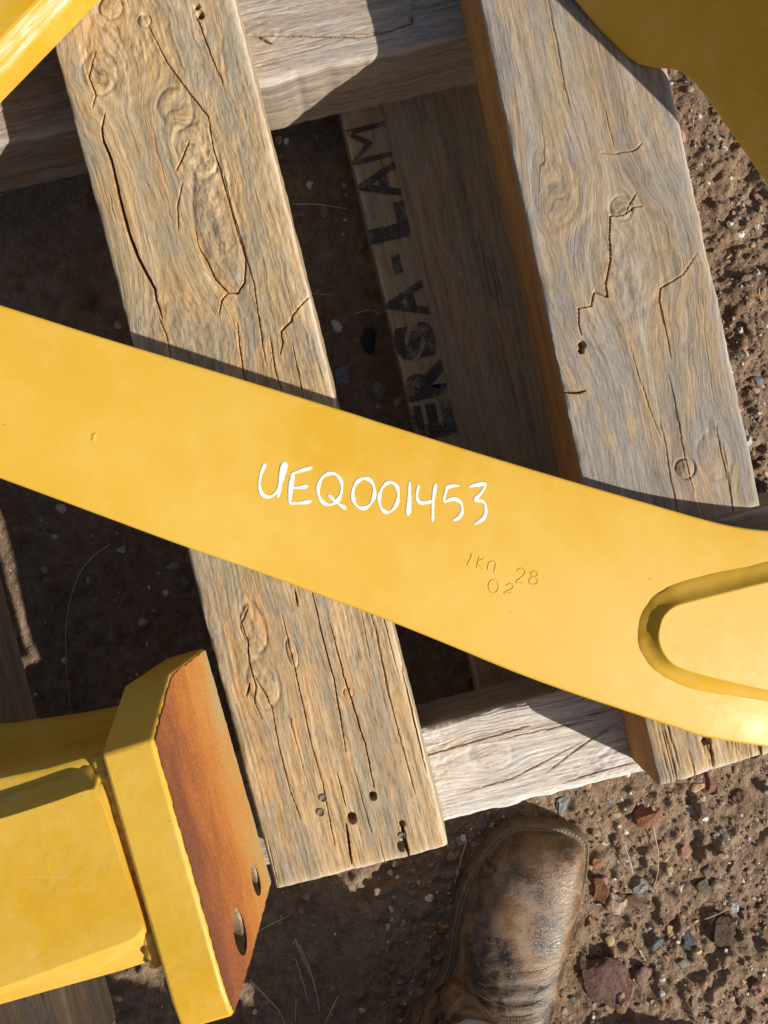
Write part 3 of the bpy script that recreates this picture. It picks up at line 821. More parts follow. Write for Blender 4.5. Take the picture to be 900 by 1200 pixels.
# --- white marker handwriting and stamped numbers on the arm
def stroke(name, pts, width, hgt, z, mat, parent, nsub=6, ring=8, vary=0.15):
    path = catmull(pts, nsub) if len(pts) > 2 else [np.asarray(pts[0], float) * (1 - t) + np.asarray(pts[1], float) * t for t in np.linspace(0, 1, 6)]
    path = [np.asarray(p) for p in path]
    n = len(path)
    V = []; Q = []; T = []
    ws = []
    for i, p in enumerate(path):
        a = path[max(0, i - 1)]; b = path[min(n - 1, i + 1)]
        t = b - a; t = t / (np.linalg.norm(t) + 1e-9); nn = np.array([-t[1], t[0]])
        w = width * (1 + vary * (2 * random.random() - 1) + (0.28 * math.sin(i * 0.37 + pts[0][0] * 900) if hgt < 0.0004 else 0))
        e = min(i, n - 1 - i)
        if e == 0: w *= 0.55
        for k in range(ring):
            an = 2 * math.pi * k / ring
            q = p + nn * w * 0.5 * math.cos(an)
            V.append((q[0], q[1], z + hgt * math.sin(an) * (0.6 if e == 0 else 1)))
    for i in range(n - 1):
        for k in range(ring):
            Q.append((i * ring + k, i * ring + (k + 1) % ring, (i + 1) * ring + (k + 1) % ring, (i + 1) * ring + k))
    c0 = len(V); d0 = path[0] - path[1]; d0 /= np.linalg.norm(d0) + 1e-9
    d1 = path[-1] - path[-2]; d1 /= np.linalg.norm(d1) + 1e-9
    q0 = path[0] + d0 * width * 0.3; q1 = path[-1] + d1 * width * 0.3
    V.append((q0[0], q0[1], z)); V.append((q1[0], q1[1], z))
    for k in range(ring):
        T.append((c0, (k + 1) % ring, k)); T.append((c0 + 1, (n - 1) * ring + k, (n - 1) * ring + (k + 1) % ring))
    return V, Q, T
def glyph(name, strokes, z, mat, parent, hgt, k=2.368, ox=280, oy=520):
    V = []; Q = []; T = []
    for pts, w in strokes:
        pp = [P2A(ox + x / k, oy + y / k, z) for x, y in pts]
        v, q, t = stroke(name, pp, (1.22 if mat is M_WHITE else 1.0) * w / k / FOC * (CAM_Z - z), hgt, z, mat, parent)
        b = len(V)
        V += v; Q += [tuple(i + b for i in f) for f in q]; T += [tuple(i + b for i in f) for f in t]
    return mesh_np(name, V, Q, mat, parent, smooth=True, tris=T)
def ell(cx, cy, rx, ry, a0=-100, sweep=370, tilt=0, n=14):
    out = []
    for i in range(n + 1):
        a = math.radians(a0 + sweep * i / n)
        x, y = rx * math.cos(a), ry * math.sin(a)
        c, s = math.cos(math.radians(tilt)), math.sin(math.radians(tilt))
        out.append((cx + x * c - y * s, cy + x * s + y * c))
    return out
ZW = Z_BAR + 0.0001
hand = [
    [([(72, 56), (60, 85), (56, 118), (66, 142), (88, 146), (108, 128), (119, 92), (126, 54)], 8), ([(127, 52), (118, 90), (108, 146)], 13)],
    [([(144, 84), (172, 74), (202, 66)], 7), ([(150, 80), (143, 122), (140, 165)], 9), ([(143, 123), (165, 121), (190, 118)], 7), ([(140, 165), (168, 164), (199, 160)], 8)],
    [(ell(252, 125, 33, 44, -120, 375, 8), 8), ([(248, 142), (270, 162), (296, 180)], 8)],
    [(ell(345, 137, 30, 42, -110, 372, 8), 8)],
    [(ell(415, 148, 26, 42, -80, 372, 10), 8)],
    [([(473, 107), (472, 150), (469, 197)], 10)],
    [([(498, 114), (493, 146), (503, 163), (537, 160)], 8), ([(545, 112), (538, 160), (537, 214)], 9)],
    [([(610, 116), (590, 117), (572, 122)], 8), ([(577, 120), (569, 158), (594, 152), (615, 164), (619, 186), (610, 204), (594, 212)], 8)],
    [([(638, 119), (662, 113), (683, 113), (672, 136), (656, 154), (676, 160), (684, 176), (680, 204), (654, 223)], 8)],
]
for g in hand: glyph("handwritten_character", g, ZW, M_WHITE, arm, 0.00035)
stamp = [
    [([(649, 306), (642, 322), (634, 338)], 5), ([(641, 308), (649, 306)], 4)],
    [([(668, 312), (660, 345)], 4), ([(682, 318), (664, 330), (678, 350)], 4)],
    [([(694, 328), (690, 352)], 4), ([(692, 334), (704, 326), (713, 334), (708, 358)], 4)],
    [([(772, 352), (784, 346), (795, 354), (788, 368), (770, 384), (796, 388)], 4)],
    [(ell(820, 362, 9, 8), 4), (ell(818, 381, 12, 10), 4)],
    [(ell(707, 396, 14, 18), 4)],
    [([(742, 394), (754, 388), (762, 396), (754, 406), (736, 414), (762, 415)], 4)],
]
for g in stamp: glyph("stamped_character", g, Z_BAR, M_YEL, arm, 0.00045)
glyph("stamped_mark", [([(-408, -25), (-398, -10)], 5), ([(-396, -28), (-409, -8)], 5), ([(-402, -30), (-402, -6)], 4)], Z_BAR, M_YEL, arm, 0.0006)

for ch in arm.children:
    for v in ch.data.vertices: v.co.z += ARM_K * v.co.x
    ch.data.update()

# --- plate in the top left corner, resting on the left plank
tl = [(-260, 390), (0, 115), (60, 53), (111, 0), (220, -112), (60, -260), (-260, -200)]
c = empty("corner_plate", P(0, 20, Z_PLANK), "bright yellow plate corner with a worn rim paled by painted glare at the top left", "machine part", "yellow machine parts")
zc0, zc1 = Z_PLANK + 0.002, Z_PLANK + 0.028
tlp = [P2(x, y, zc0 + 0.004) for x, y in tl]
bm = bmesh.new()
stack(bm, [[(p[0], p[1], zc0) for p in tlp], [(p[0], p[1], zc1 - 0.006) for p in tlp], [(p[0], p[1], zc1 - 0.0052) for p in offset_in(tlp, 0.0012)],
           [(p[0], p[1], zc1 - 0.0005) for p in offset_in(tlp, 0.0155)], [(p[0], p[1], zc1) for p in offset_in(tlp, 0.0175)]])
pb = mesh_bm("plate_body", bm, M_YEL2, c, smooth=False)
def worn():  # pale streaks put the chamfer's glare into the worn paint's colour
    t = NT("worn_glare_rim")
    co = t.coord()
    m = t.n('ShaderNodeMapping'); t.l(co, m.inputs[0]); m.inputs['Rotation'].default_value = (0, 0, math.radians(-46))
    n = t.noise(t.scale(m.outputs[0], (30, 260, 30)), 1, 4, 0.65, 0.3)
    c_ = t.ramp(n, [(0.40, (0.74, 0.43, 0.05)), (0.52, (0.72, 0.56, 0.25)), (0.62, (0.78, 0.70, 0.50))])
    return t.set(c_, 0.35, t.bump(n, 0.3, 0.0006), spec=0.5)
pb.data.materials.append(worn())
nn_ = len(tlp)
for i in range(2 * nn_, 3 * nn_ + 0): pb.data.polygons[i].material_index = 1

# --- tilted plate in the top right corner
tr_o = [(620, -60), (668, -2), (700, 36), (730, 66), (746, 77), (764, 81.5), (784, 82.5), (797, 86), (810, 96), (826, 116), (850, 150), (900, 222), (930, 266), (950, 280), (975, 250), (985, 150), (985, -60), (900, -160)]
trz = Z_PLANK + 0.012
o3 = empty("tilted_plate", P(770, 60, Z_PLANK), "dull mustard yellow plate with a rounded shoulder at the top right", "machine part", "yellow machine parts")
tilt_axis = P(770, 82, trz)
side_dir = Vector((0.70, -0.714, 0)).normalized()
nrm_dir = side_dir.cross(sun_dir).normalized()
if nrm_dir.z < 0: nrm_dir = -nrm_dir
nrm_dir = (Matrix.Rotation(math.radians(-2.5), 3, side_dir) @ nrm_dir)
if nrm_dir.dot(sun_dir) > 0: nrm_dir = Matrix.Rotation(math.radians(5.0), 3, side_dir) @ nrm_dir
up_dir = side_dir.cross(nrm_dir)
if up_dir.z < 0: up_dir = -up_dir
def ray_plane(px, py, p0, n):
    o = Vector((0, 0, CAM_Z)); dv = Vector(((px - 450) / FOC, (600 - py) / FOC, -1))
    t = (p0 - o).dot(n) / dv.dot(n)
    return o + dv * t
loc = []
for x, y in tr_o:
    q = ray_plane(x, y, tilt_axis, nrm_dir) - tilt_axis
    loc.append((q.dot(up_dir), q.dot(side_dir)))
M4 = Matrix.Translation(tilt_axis) @ Matrix((
    (up_dir.x, side_dir.x, nrm_dir.x, 0), (up_dir.y, side_dir.y, nrm_dir.y, 0), (up_dir.z, side_dir.z, nrm_dir.z, 0), (0, 0, 0, 1)))
locs = [np.array(p) for p in loc]
slab("plate_body", locs, -0.016, 0.0, 0.004, M_YEL2, o3, 4, tilt=M4)

# --- bolted bracket, bottom left
ZF = 0.380
br = empty("flange_bracket", P(180, 1000, Z_PLANK), "yellow bracket with a rusty bolt flange and a raised pad at the bottom left", "machine part", "yellow machine parts")
A = P(179, 866, ZF); B = P(253, 1127, ZF)
fd = (B - A); fd.z = 0; fd.normalize()
fn = Vector((-fd.y, fd.x, 0))
if fn.x < 0: fn = -fn
def onface(px, py):
    q = ray_plane(px, py, A, fn)
    return ((q - A).dot(fd), q.z)
out_px = [(240.5, 758), (199, 789), (191.5, 817), (179, 866), (184, 905), (207, 970), (234, 1066), (253, 1127), (257, 1173), (274, 1192), (295, 1123), (318, 1035), (299, 955), (268, 851)]
fo = [onface(x, y) for x, y in out_px]
fo[0] = (fo[0][0], 0.2125); 
for k in (11, 12, 13): fo[k] = (fo[k][0], 0.2125)
for k in (3, 4, 5, 6, 7): fo[k] = (fo[k][0], ZF)
fo[8] = (fo[8][0], ZF)
fo = [f for i, f in enumerate(fo) if i not in (4, 5, 6, 12, 13)]
def circle_px(px, py, r, n=20):
    c0 = onface(px, py)
    return [(c0[0] + r * math.cos(a), c0[1] + r * math.sin(a)) for a in np.linspace(0, 2 * math.pi, n, endpoint=False)]
holes = [circle_px(280, 1092, 0.0150), circle_px(299, 1031, 0.0120)]
def face_world(l, z, dep): 
    q = A + fd * l - fn * dep
    return (q.x, q.y, z)
def flange_solid(name, depth0, depth1, inset, mat, parent, cham=0.0):
    bm = bmesh.new()
    poly = offset_in([np.array(p) for p in fo], inset) if inset else [np.array(p) for p in fo]
    if inset:
        rag = []
        for i in range(len(poly)):
            a_, b_ = np.array(poly[i]), np.array(poly[(i + 1) % len(poly)])
            m_ = max(1, int(np.linalg.norm(b_ - a_) / 0.0016))
            tn = (b_ - a_) / (np.linalg.norm(b_ - a_) + 1e-9); nn2 = np.array([-tn[1], tn[0]])
            for j in range(m_):
                q_ = a_ + (b_ - a_) * j / m_
                k_ = float(fbm(np.array(q_[0] * 130.0), np.array(q_[1] * 130.0), 33, 5, 0.75)) * 0.0034
                rag.append(q_ + nn2 * k_)
        poly = rag
    loops = [poly] + holes
    edges = []
    for lp_ in loops:
        vs = [bm.verts.new(face_world(p[0], p[1], depth0)) for p in lp_]
        edges += [bm.edges.new((vs[i], vs[(i + 1) % len(vs)])) for i in range(len(vs))]
    bmesh.ops.triangle_fill(bm, use_beauty=True, use_dissolve=False, edges=edges)
    faces = bm.faces[:]
    ret = bmesh.ops.extrude_face_region(bm, geom=faces)
    vs = [g for g in ret['geom'] if isinstance(g, bmesh.types.BMVert)]
    bmesh.ops.translate(bm, verts=vs, vec=-fn * (depth1 - depth0))
    return mesh_bm(name, bm, mat, parent, smooth=False)
fl = flange_solid("flange", 0.0, 0.0335, 0, M_YEL2, br)
fl.data.materials.append(simple("bare_dark_steel", (0.24, 0.16, 0.095), 0.5, 200, 0.4, 0.4))
for p in fl.data.polygons:
    q = p.center - A
    for h_ in holes:
        c_ = np.mean(np.array(h_), 0); r_ = np.linalg.norm(np.array(h_[0]) - c_)
        if abs(p.normal.dot(fn)) < 0.5 and math.hypot(q.dot(fd) - c_[0], p.center.z - c_[1]) < r_ * 1.1: p.material_index = 1
bv = fl.modifiers.new("eased_edges", 'BEVEL'); bv.width = 0.0028; bv.segments = 3; bv.limit_method = 'ANGLE'; bv.angle_limit = math.radians(25); bv.harden_normals = False
for p in fl.data.polygons: p.use_smooth = True
fl.data.set_sharp_from_angle(angle=math.radians(50))
ff = flange_solid("rusty_face", -0.0008, -0.0002, 0.0022, M_RUST, br)
# finer rust colouring: rust thins out to bare tan metal towards the lower edge
me = ff.data
bm = bmesh.new(); bm.from_mesh(me); bmesh.ops.subdivide_edges(bm, edges=bm.edges[:], cuts=5, use_grid_fill=True); bm.to_mesh(me); bm.free()
fade = [max(0.0, min(1.0, (ZF - v.co.z) / (ZF - 0.215))) for v in me.vertices]
attr(me, 'fade', 'FLOAT', fade)
attr(me, 'fl', 'FLOAT_VECTOR', [((v.co - A).dot(fd), v.co.z, 0.0) for v in me.vertices])
ff["label"] = "rust covered flange face with two bolt holes"
# body
ZT = 0.365
body_top = [(-330, 935), (-120, 928), (0, 911), (57, 899), (95, 888), (121, 890), (186, 1126), (140, 1141), (60, 1163), (0, 1180), (-120, 1212), (-330, 1240)]
bt = [P2(x, y, ZT) for x, y in body_top]
bm = bmesh.new()
rings = []
def flare(poly, amt):
    return offset_in(poly, -amt)
for (z, off) in [(0.212, 0.0), (0.217, 0.003), (0.226, 0.004), (0.236, 0.001), (0.246, -0.003), (0.27, -0.005), (0.30, -0.0045), (0.34, -0.0015), (ZT - 0.004, 0.0), (ZT - 0.0012, -0.0010), (ZT, -0.0035)]:
    rings.append([(p[0], p[1], z) for p in flare(bt, off)])
stack(bm, rings)
mesh_bm("bracket_body", bm, M_YEL2, br, sharp=40)
pad_top = [(-330, 985), (-120, 985), (-60, 975), (0, 960), (60, 941), (104, 926), (113, 931), (122, 950), (140, 1005), (165, 1080), (163, 1092), (151, 1102), (100, 1121), (15, 1152), (-60, 1175), (-330, 1215)]
pad_bas = [(-330, 950), (-120, 952), (-60, 945), (0, 932), (60, 914), (108, 899), (124, 907), (136, 935), (156, 1003), (180, 1086), (176, 1106), (158, 1117), (100, 1138), (15, 1164), (-60, 1187), (-330, 1230)]
weld_loft("raised_pad", pad_bas, pad_top, ZT, ZT + 0.014, M_YEL2, br, 15, bead=0.0028)
# weld bead along the flange
wp = [P(118 + (186 - 118) * t, 886 + (1128 - 886) * t, ZT) for t in np.linspace(0, 1, 60)]
bm = bmesh.new()
prev = None
for i, p in enumerate(wp):
    rr = 0.0056 + 0.0007 * math.sin(i * 1.5) + 0.0006 * random.random()
    ring = [bm.verts.new(p + fn * (rr * math.cos(a)) + Vector((0, 0, rr * math.sin(a)))) for a in np.linspace(0, 2 * math.pi, 10, endpoint=False)]
    if prev:
        for k in range(10): bm.faces.new((prev[k], prev[(k + 1) % 10], ring[(k + 1) % 10], ring[k]))
    else: bm.faces.new(ring)
    prev = ring
bm.faces.new(prev)
mesh_bm("weld_bead", bm, M_YEL2, br, sharp=80)

# ------------------------------------------------------------------ person: boot and trouser legs
per = empty("person", (0.10, -0.50, 0.0), "person in a muddy brown leather work boot standing at the bottom edge", "person")
LR = [((612, 963), (660, 966)), ((594, 969), (679, 974)), ((578, 981), (689, 986)), ((563, 999), (690, 1003)), ((550, 1020), (688, 1022)), ((538, 1048), (683, 1048)), ((530, 1080), (675, 1082)),
      ((526, 1112), (665, 1112)), ((519, 1140), (655, 1142)), ((506, 1164), (644, 1168)), ((490, 1185), (634, 1196)), ((470, 1215), (618, 1232)), ((454, 1255), (598, 1275)), ((448, 1300), (578, 1318)), ((458, 1342), (552, 1352)), ((488, 1366), (525, 1366))]
def boot(name, LRw, heights, parent, dx=0.0, dy=0.0):
    L = [P2(a[0], a[1], 0.02) + np.array([dx, dy]) for a, b in LRw]; R = [P2(b[0], b[1], 0.02) + np.array([dx, dy]) for a, b in LRw]
    L = catmull(L, 8); R = catmull(R, 8)
    Hh = [float(h) for h in np.interp(np.linspace(0, len(heights) - 1, len(L)), range(len(heights)), heights)]
    n = len(L)
    outline = L + R[::-1]
    bm = bmesh.new()
    stack(bm, [[(p[0], p[1], -0.004) for p in offset_in(outline, 0.003)], [(p[0], p[1], 0.004) for p in outline], [(p[0], p[1], 0.018) for p in outline], [(p[0], p[1], 0.0215) for p in offset_in(outline, 0.002)]])
    sole_bm = bm
    bm = bmesh.new()
    w0, w1 = offset_in(outline, 0.0012), offset_in(outline, 0.0105)
    stack(bm, [[(p[0], p[1], 0.0205) for p in w0], [(p[0], p[1], 0.0245) for p in w0], [(p[0], p[1], 0.0268) for p in offset_in(outline, 0.003)], [(p[0], p[1], 0.0255) for p in offset_in(outline, 0.005)], [(p[0], p[1], 0.0268) for p in offset_in(outline, 0.007)], [(p[0], p[1], 0.0255) for p in w1]])
    welt_bm = bm
    # upper: domed sections from side to side
    V = []; m = 33
    ins = offset_in(outline, 0.0080)
    Li = ins[:n]; Ri = ins[n:][::-1]
    for i in range(n):
        l, r = np.array(Li[i]), np.array(Ri[i]); h = Hh[i]
        wd = np.linalg.norm(r - l)
        for k in range(m):
            a = math.pi * k / (m - 1)
            ca = -math.cos(a); sa = math.sin(a)
            e = 0.62
            xx = math.copysign(abs(ca) ** 0.86, ca); zz = sa ** e
            q = (l + r) / 2 + (r - l) / 2 * xx
            crease = 0.0
            f = i / (n - 1)
            if 0.36 < f < 0.62 and zz > 0.5:
                crease = 0.0034 * math.sin(f * 210 + 1.1 * math.cos(k * 0.35)) * (zz - 0.5) * math.sin((f - 0.36) / 0.26 * math.pi) ** 2
            V.append((q[0], q[1], 0.020 + (h - 0.020) * zz + crease))
    Q = [(i * m + k, i * m + k + 1, (i + 1) * m + k + 1, (i + 1) * m + k) for i in range(n - 1) for k in range(m - 1)]
    T = []
    c0 = len(V); V.append(tuple((np.array(V[0]) + np.array(V[m - 1])) / 2)); 
    for k in range(m - 1): T.append((c0, k + 1, k))
    c1 = len(V); V.append(tuple((np.array(V[(n - 1) * m]) + np.array(V[n * m - 1])) / 2))
    for k in range(m - 1): T.append((c1, (n - 1) * m + k, (n - 1) * m + k + 1))
    o = mesh_np(name, V, Q, M_BOOT, parent, smooth=True, tris=T)
    bm = bmesh.new(); bm.from_mesh(o.data); bmesh.ops.recalc_face_normals(bm, faces=bm.faces[:]); bm.to_mesh(o.data); bm.free()
    mesh_bm('boot_sole', sole_bm, M_SOLE, o, sharp=50)
    mesh_bm('boot_welt', welt_bm, M_WELT, o, sharp=60)
    # curved rows of stitching over the instep
    V_ = []; Q_ = []
    for row in range(5):
        fi = (0.43 + 0.022 * row) * (n - 1)
        for k in np.arange(9.0, 24.0, 0.42):
            ii = fi + 1.3 * math.cos((k - 16.5) * 0.28)
            i0 = int(ii); fr = ii - i0; k0 = int(k); fk = k - k0
            p00, p01 = np.array(V[i0 * m + k0]), np.array(V[i0 * m + k0 + 1]); p10, p11 = np.array(V[(i0 + 1) * m + k0]), np.array(V[(i0 + 1) * m + k0 + 1])
            q_ = (p00 * (1 - fk) + p01 * fk) * (1 - fr) + (p10 * (1 - fk) + p11 * fk) * fr
            tn = p01 - p00; tn = tn / (np.linalg.norm(tn) + 1e-9); al = p10 - p00; al = al / (np.linalg.norm(al) + 1e-9); up_ = np.cross(tn, al); up_ = up_ if up_[2] > 0 else -up_
            b0 = len(V_)
            for (u_, w_, z_) in ((-1, -1, -.5), (1, -1, -.5), (1, 1, -.5), (-1, 1, -.5), (-.7, -.5, 1), (.7, -.5, 1), (.7, .5, 1), (-.7, .5, 1)):
                V_.append(tuple(q_ + tn * u_ * 0.0009 + al * w_ * 0.0005 + up_ * z_ * 0.0005))
            Q_ += [(b0 + 4, b0 + 5, b0 + 6, b0 + 7), (b0, b0 + 1, b0 + 5, b0 + 4), (b0 + 1, b0 + 2, b0 + 6, b0 + 5), (b0 + 2, b0 + 3, b0 + 7, b0 + 6), (b0 + 3, b0, b0 + 4, b0 + 7)]
    mesh_np('instep_stitching', V_, Q_, M_BOOTSTITCH, o)
    # row of stitches along the welt
    line = offset_in(outline, 0.0050)
    V_ = []; Q_ = []; acc = 0.0
    for i in range(len(line)):
        a_ = np.array(line[i]); b_ = np.array(line[(i + 1) % len(line)]); ln = np.linalg.norm(b_ - a_)
        if ln < 1e-6: continue
        tn = (b_ - a_) / ln; nn_ = np.array([-tn[1], tn[0]])
        pos = (0.0042 - acc) % 0.0042
        while pos < ln:
            c_ = a_ + tn * pos; b0 = len(V_)
            for (u_, w_, z_) in ((-1, -1, 0), (1, -1, 0), (1, 1, 0), (-1, 1, 0), (-.7, -.5, 1), (.7, -.5, 1), (.7, .5, 1), (-.7, .5, 1)):
                q_ = c_ + tn * u_ * 0.0015 + nn_ * w_ * 0.0006
                V_.append((q_[0], q_[1], 0.0254 + z_ * 0.0010))
            Q_ += [(b0 + 4, b0 + 5, b0 + 6, b0 + 7), (b0, b0 + 1, b0 + 5, b0 + 4), (b0 + 1, b0 + 2, b0 + 6, b0 + 5), (b0 + 2, b0 + 3, b0 + 7, b0 + 6), (b0 + 3, b0, b0 + 4, b0 + 7)]
            pos += 0.0042
        acc = (acc + ln) % 0.0042
    mesh_np('welt_stitching', V_, Q_, M_STITCH, o)
    return o
BH = [1.08 * h for h in (0.040, 0.052, 0.060, 0.066, 0.069, 0.071, 0.074, 0.080, 0.090, 0.103, 0.118, 0.13, 0.135, 0.13, 0.11, 0.08)]
boot("boot", LR, BH, per)
boot("boot", LR, BH, per, 0.17, -0.24)
def tube(name, path, mat, parent, n=28, wr=0.0):
    """path: list of (centre, rx, ry)"""
    V = []; m = len(path)
    P_ = catmull([np.array([*c, a, b]) for c, a, b in path], 6)
    for i, p in enumerate(P_):
        for k in range(n):
            a = 2 * math.pi * k / n
            w = wr * (float(vnoise(np.array(k * 0.5), np.array(i * 0.35), 3)) - 0.5)
            V.append((p[0] + (p[3] + w) * math.cos(a), p[1] + (p[4] + w) * math.sin(a), p[2]))
    N = len(P_)
    Q = [(i * n + k, i * n + (k + 1) % n, (i + 1) * n + (k + 1) % n, (i + 1) * n + k) for i in range(N - 1) for k in range(n)]
    c0 = len(V); V.append(tuple(P_[0][:3])); V.append(tuple(P_[-1][:3]))
    T = [(c0, (k + 1) % n, k) for k in range(n)] + [(c0 + 1, (N - 1) * n + k, (N - 1) * n + (k + 1) % n) for k in range(n)]
    return mesh_np(name, V, Q, mat, parent, smooth=True, tris=T)
def leg(dx, dy, hip):
    tube("boot_shaft", [((0.060 + dx, -0.552 + dy, 0.05), 0.044, 0.058), ((0.062 + dx, -0.552 + dy, 0.09), 0.045, 0.060), ((0.068 + dx, -0.553 + dy, 0.125), 0.047, 0.062), ((0.072 + dx, -0.560 + dy, 0.155), 0.049, 0.062)], M_BOOT, per, wr=0.006)
    tube("trouser_leg", [((0.072 + dx, -0.556 + dy, 0.128), 0.064, 0.072), ((0.074 + dx, -0.562 + dy, 0.17), 0.066, 0.074), ((0.08 + dx, -0.59 + dy, 0.30), 0.068, 0.076), ((0.09 + dx, -0.64 + dy, 0.46), 0.070, 0.078), (hip, 0.088, 0.092)], M_DENIM, per, wr=0.012)
leg(0.020, 0.008, (0.13, -0.80, 0.84))
leg(0.19, -0.228, (0.28, -0.93, 0.84))
tube("trouser_seat", [((0.205, -0.865, 0.76), 0.12, 0.10), ((0.205, -0.87, 0.84), 0.175, 0.14), ((0.205, -0.885, 0.95), 0.17, 0.13)], M_DENIM, per, wr=0.01)

# ------------------------------------------------------------------ stones, pebbles, straw
def rock_mesh(name, seed, sub=3, flat=0.6, angular=0.5):
    r = random.Random(seed)
    bm = bmesh.new()
    bmesh.ops.create_icosphere(bm, subdivisions=sub, radius=1.0)
    planes = []
    for k in range(9):
        v = Vector((r.gauss(0, 1), r.gauss(0, 1), r.gauss(0, 1))).normalized()
        planes.append((v, r.uniform(0.55, 0.9)))
    co = np.array([v.co[:] for v in bm.verts])
    for n, dd in planes:
        k = co @ np.array(n)
        co = co - np.array(n)[None] * np.maximum(k - dd, 0)[:, None] * (angular * 1.6 if angular > 0.6 else angular)
    nz = fbm(co[:, 0] * 2.2 + seed, co[:, 1] * 2.2 + co[:, 2] * 1.7, seed, 4, 0.6)
    co = co * (1 + (0.40 if sub > 3 else 0.25) * nz)[:, None]
    co[:, 2] *= flat
    for v, q in zip(bm.verts, co): v.co = q
    me = bpy.data.meshes.new(name)
    bm.to_mesh(me); bm.free()
    for p in me.polygons: p.use_smooth = True
    me.set_sharp_from_angle(angle=math.radians(28))
    return me
stones = [
    # px, py, half-length px, half-width px, rotation, colour, flat, label
    (757, 962, 15, 12, 20, (0.34, 0.155, 0.09), 0.8, "reddish brown angular stone at the top end of the bent white straw"),
    (661, 946, 7, 13, -15, (0.33, 0.36, 0.38), 0.5, "upright blue grey slate flake just above the boot toe"),
    (722, 1060, 13, 12, 15, (0.56, 0.40, 0.30), 0.7, "pale pink angular stone right of the boot"),
    (704, 1047, 13, 15, 30, (0.30, 0.15, 0.07), 0.55, "orange brown stone half in shadow against the boot's right side"),
    (750, 1062, 16, 9, -8, (0.25, 0.165, 0.11), 0.5, "flat brown stone to the right of the pale pink stone"),
    (752, 1042, 10, 8, 10, (0.33, 0.33, 0.33), 0.6, "small grey stone above the flat brown stone"),
    (708, 1152, 28, 33, 35, (0.19, 0.105, 0.09), 0.30, "large flat purple red rock sunk in the dirt beside the boot"),
    (806, 1106, 13, 10, -20, (0.13, 0.135, 0.14), 0.5, "dark charcoal stone in the dirt under the yellow pebble"),
    (835, 921, 9, 12, 10, (0.31, 0.15, 0.11), 0.5, "dull red stone just below the short plank end"),
    (872, 938, 9, 10, -25, (0.30, 0.165, 0.12), 0.5, "brick red stone near the right edge below the plank end"),
    (863, 1068, 7, 6, 40, (0.62, 0.62, 0.62), 0.6, "white chip beside the dark straw filled clod"),
    (891, 1162, 9, 10, 0, (0.52, 0.30, 0.21), 0.7, "salmon pink stone at the right edge low down"),
    (852, 1095, 17, 19, 10, (0.115, 0.075, 0.045), 0.6, "dark brown crumbly clod with straw near the right edge"),
    (760, 1150, 11, 13, 10, (0.36, 0.22, 0.19), 0.6, "pink brown stone right of the large purple rock"),
    (788, 1095, 6, 6, 10, (0.62, 0.46, 0.20), 0.7, "yellow pebble in the sunlit dirt"),
    (787, 1024, 4, 7, 5, (0.60, 0.50, 0.26), 0.7, "cream pebble upright in the sunlit dirt"),
    (772, 1110, 9, 6, 60, (0.20, 0.22, 0.23), 0.6, "blue grey stone left of the dark charcoal stone"),
    (830, 1042, 10, 10, 0, (0.19, 0.15, 0.10), 0.5, "mottled dark stone standing in for a pit right of the cream pebble"),  # dark stone added in place of a pit in the dirt
    (700, 1014, 6, 6, 0, (0.42, 0.20, 0.10), 0.7, "orange pebble next to the boot's toe cap"),
    (815, 955, 6, 6, 0, (0.40, 0.40, 0.42), 0.7, "light grey pebble between the two red stones"),
    (728, 1184, 8, 8, 0, (0.45, 0.24, 0.12), 0.6, "orange stone below the large purple rock"),
    (800, 1134, 9, 6, 0, (0.38, 0.35, 0.32), 0.6, "grey stone below the dark charcoal stone"),
    (160, 732, 6, 5, 20, (0.70, 0.66, 0.58), 0.7, "white pebble in the dark gap below the arm"),
    (92, 342, 12, 13, 20, (0.26, 0.16, 0.08), 0.6, "brown stone in the dark gap left of the split plank"),
    (401, 437, 10, 11, 0, (0.26, 0.34, 0.38), 0.4, "blue grey stone in the gap beside the split plank's right edge"),
    (378, 239, 5, 8, 15, (0.50, 0.32, 0.17), 0.6, "tan chip in the gap under a thin pale stem"),
    (445, 455, 8, 12, 10, (0.42, 0.38, 0.33), 0.4, "flat pale scrap of stone beside the stencilled board"),
    (433, 392, 10, 16, -10, (0.055, 0.06, 0.06), 0.5, "black lump beside the left edge of the stencilled board"),
    (196, 665, 8, 6, 15, (0.46, 0.44, 0.45), 0.6, "grey pebble in the sunlit patch below the arm"),
    (220, 655, 8, 8, 15, (0.42, 0.27, 0.17), 0.6, "tan pebble in the sunlit patch against the split plank"),
]
for k, (px, py, a, b, rot, colr, flat, lab) in enumerate(stones):
    p = P(px, py, 0.004)
    s = CAM_Z / FOC
    me = rock_mesh("stone", 100 + k, 4, 1.0, 0.85)
    me.materials.append(stone_mat("stone_surface", False, colr))
    o = bpy.data.objects.new("stone", me)
    hz = min(a, b) * s * flat
    o.location = (p.x, p.y, gz(p.x, p.y) + hz * 0.35)
    o.scale = (a * s * 1.1, b * s * 1.1, hz)
    o.rotation_euler = (random.uniform(-0.25, 0.25), random.uniform(-0.25, 0.25), math.radians(rot))
    COL.objects.link(o)
    tag(o, lab, "stone", "larger stones on the dirt")

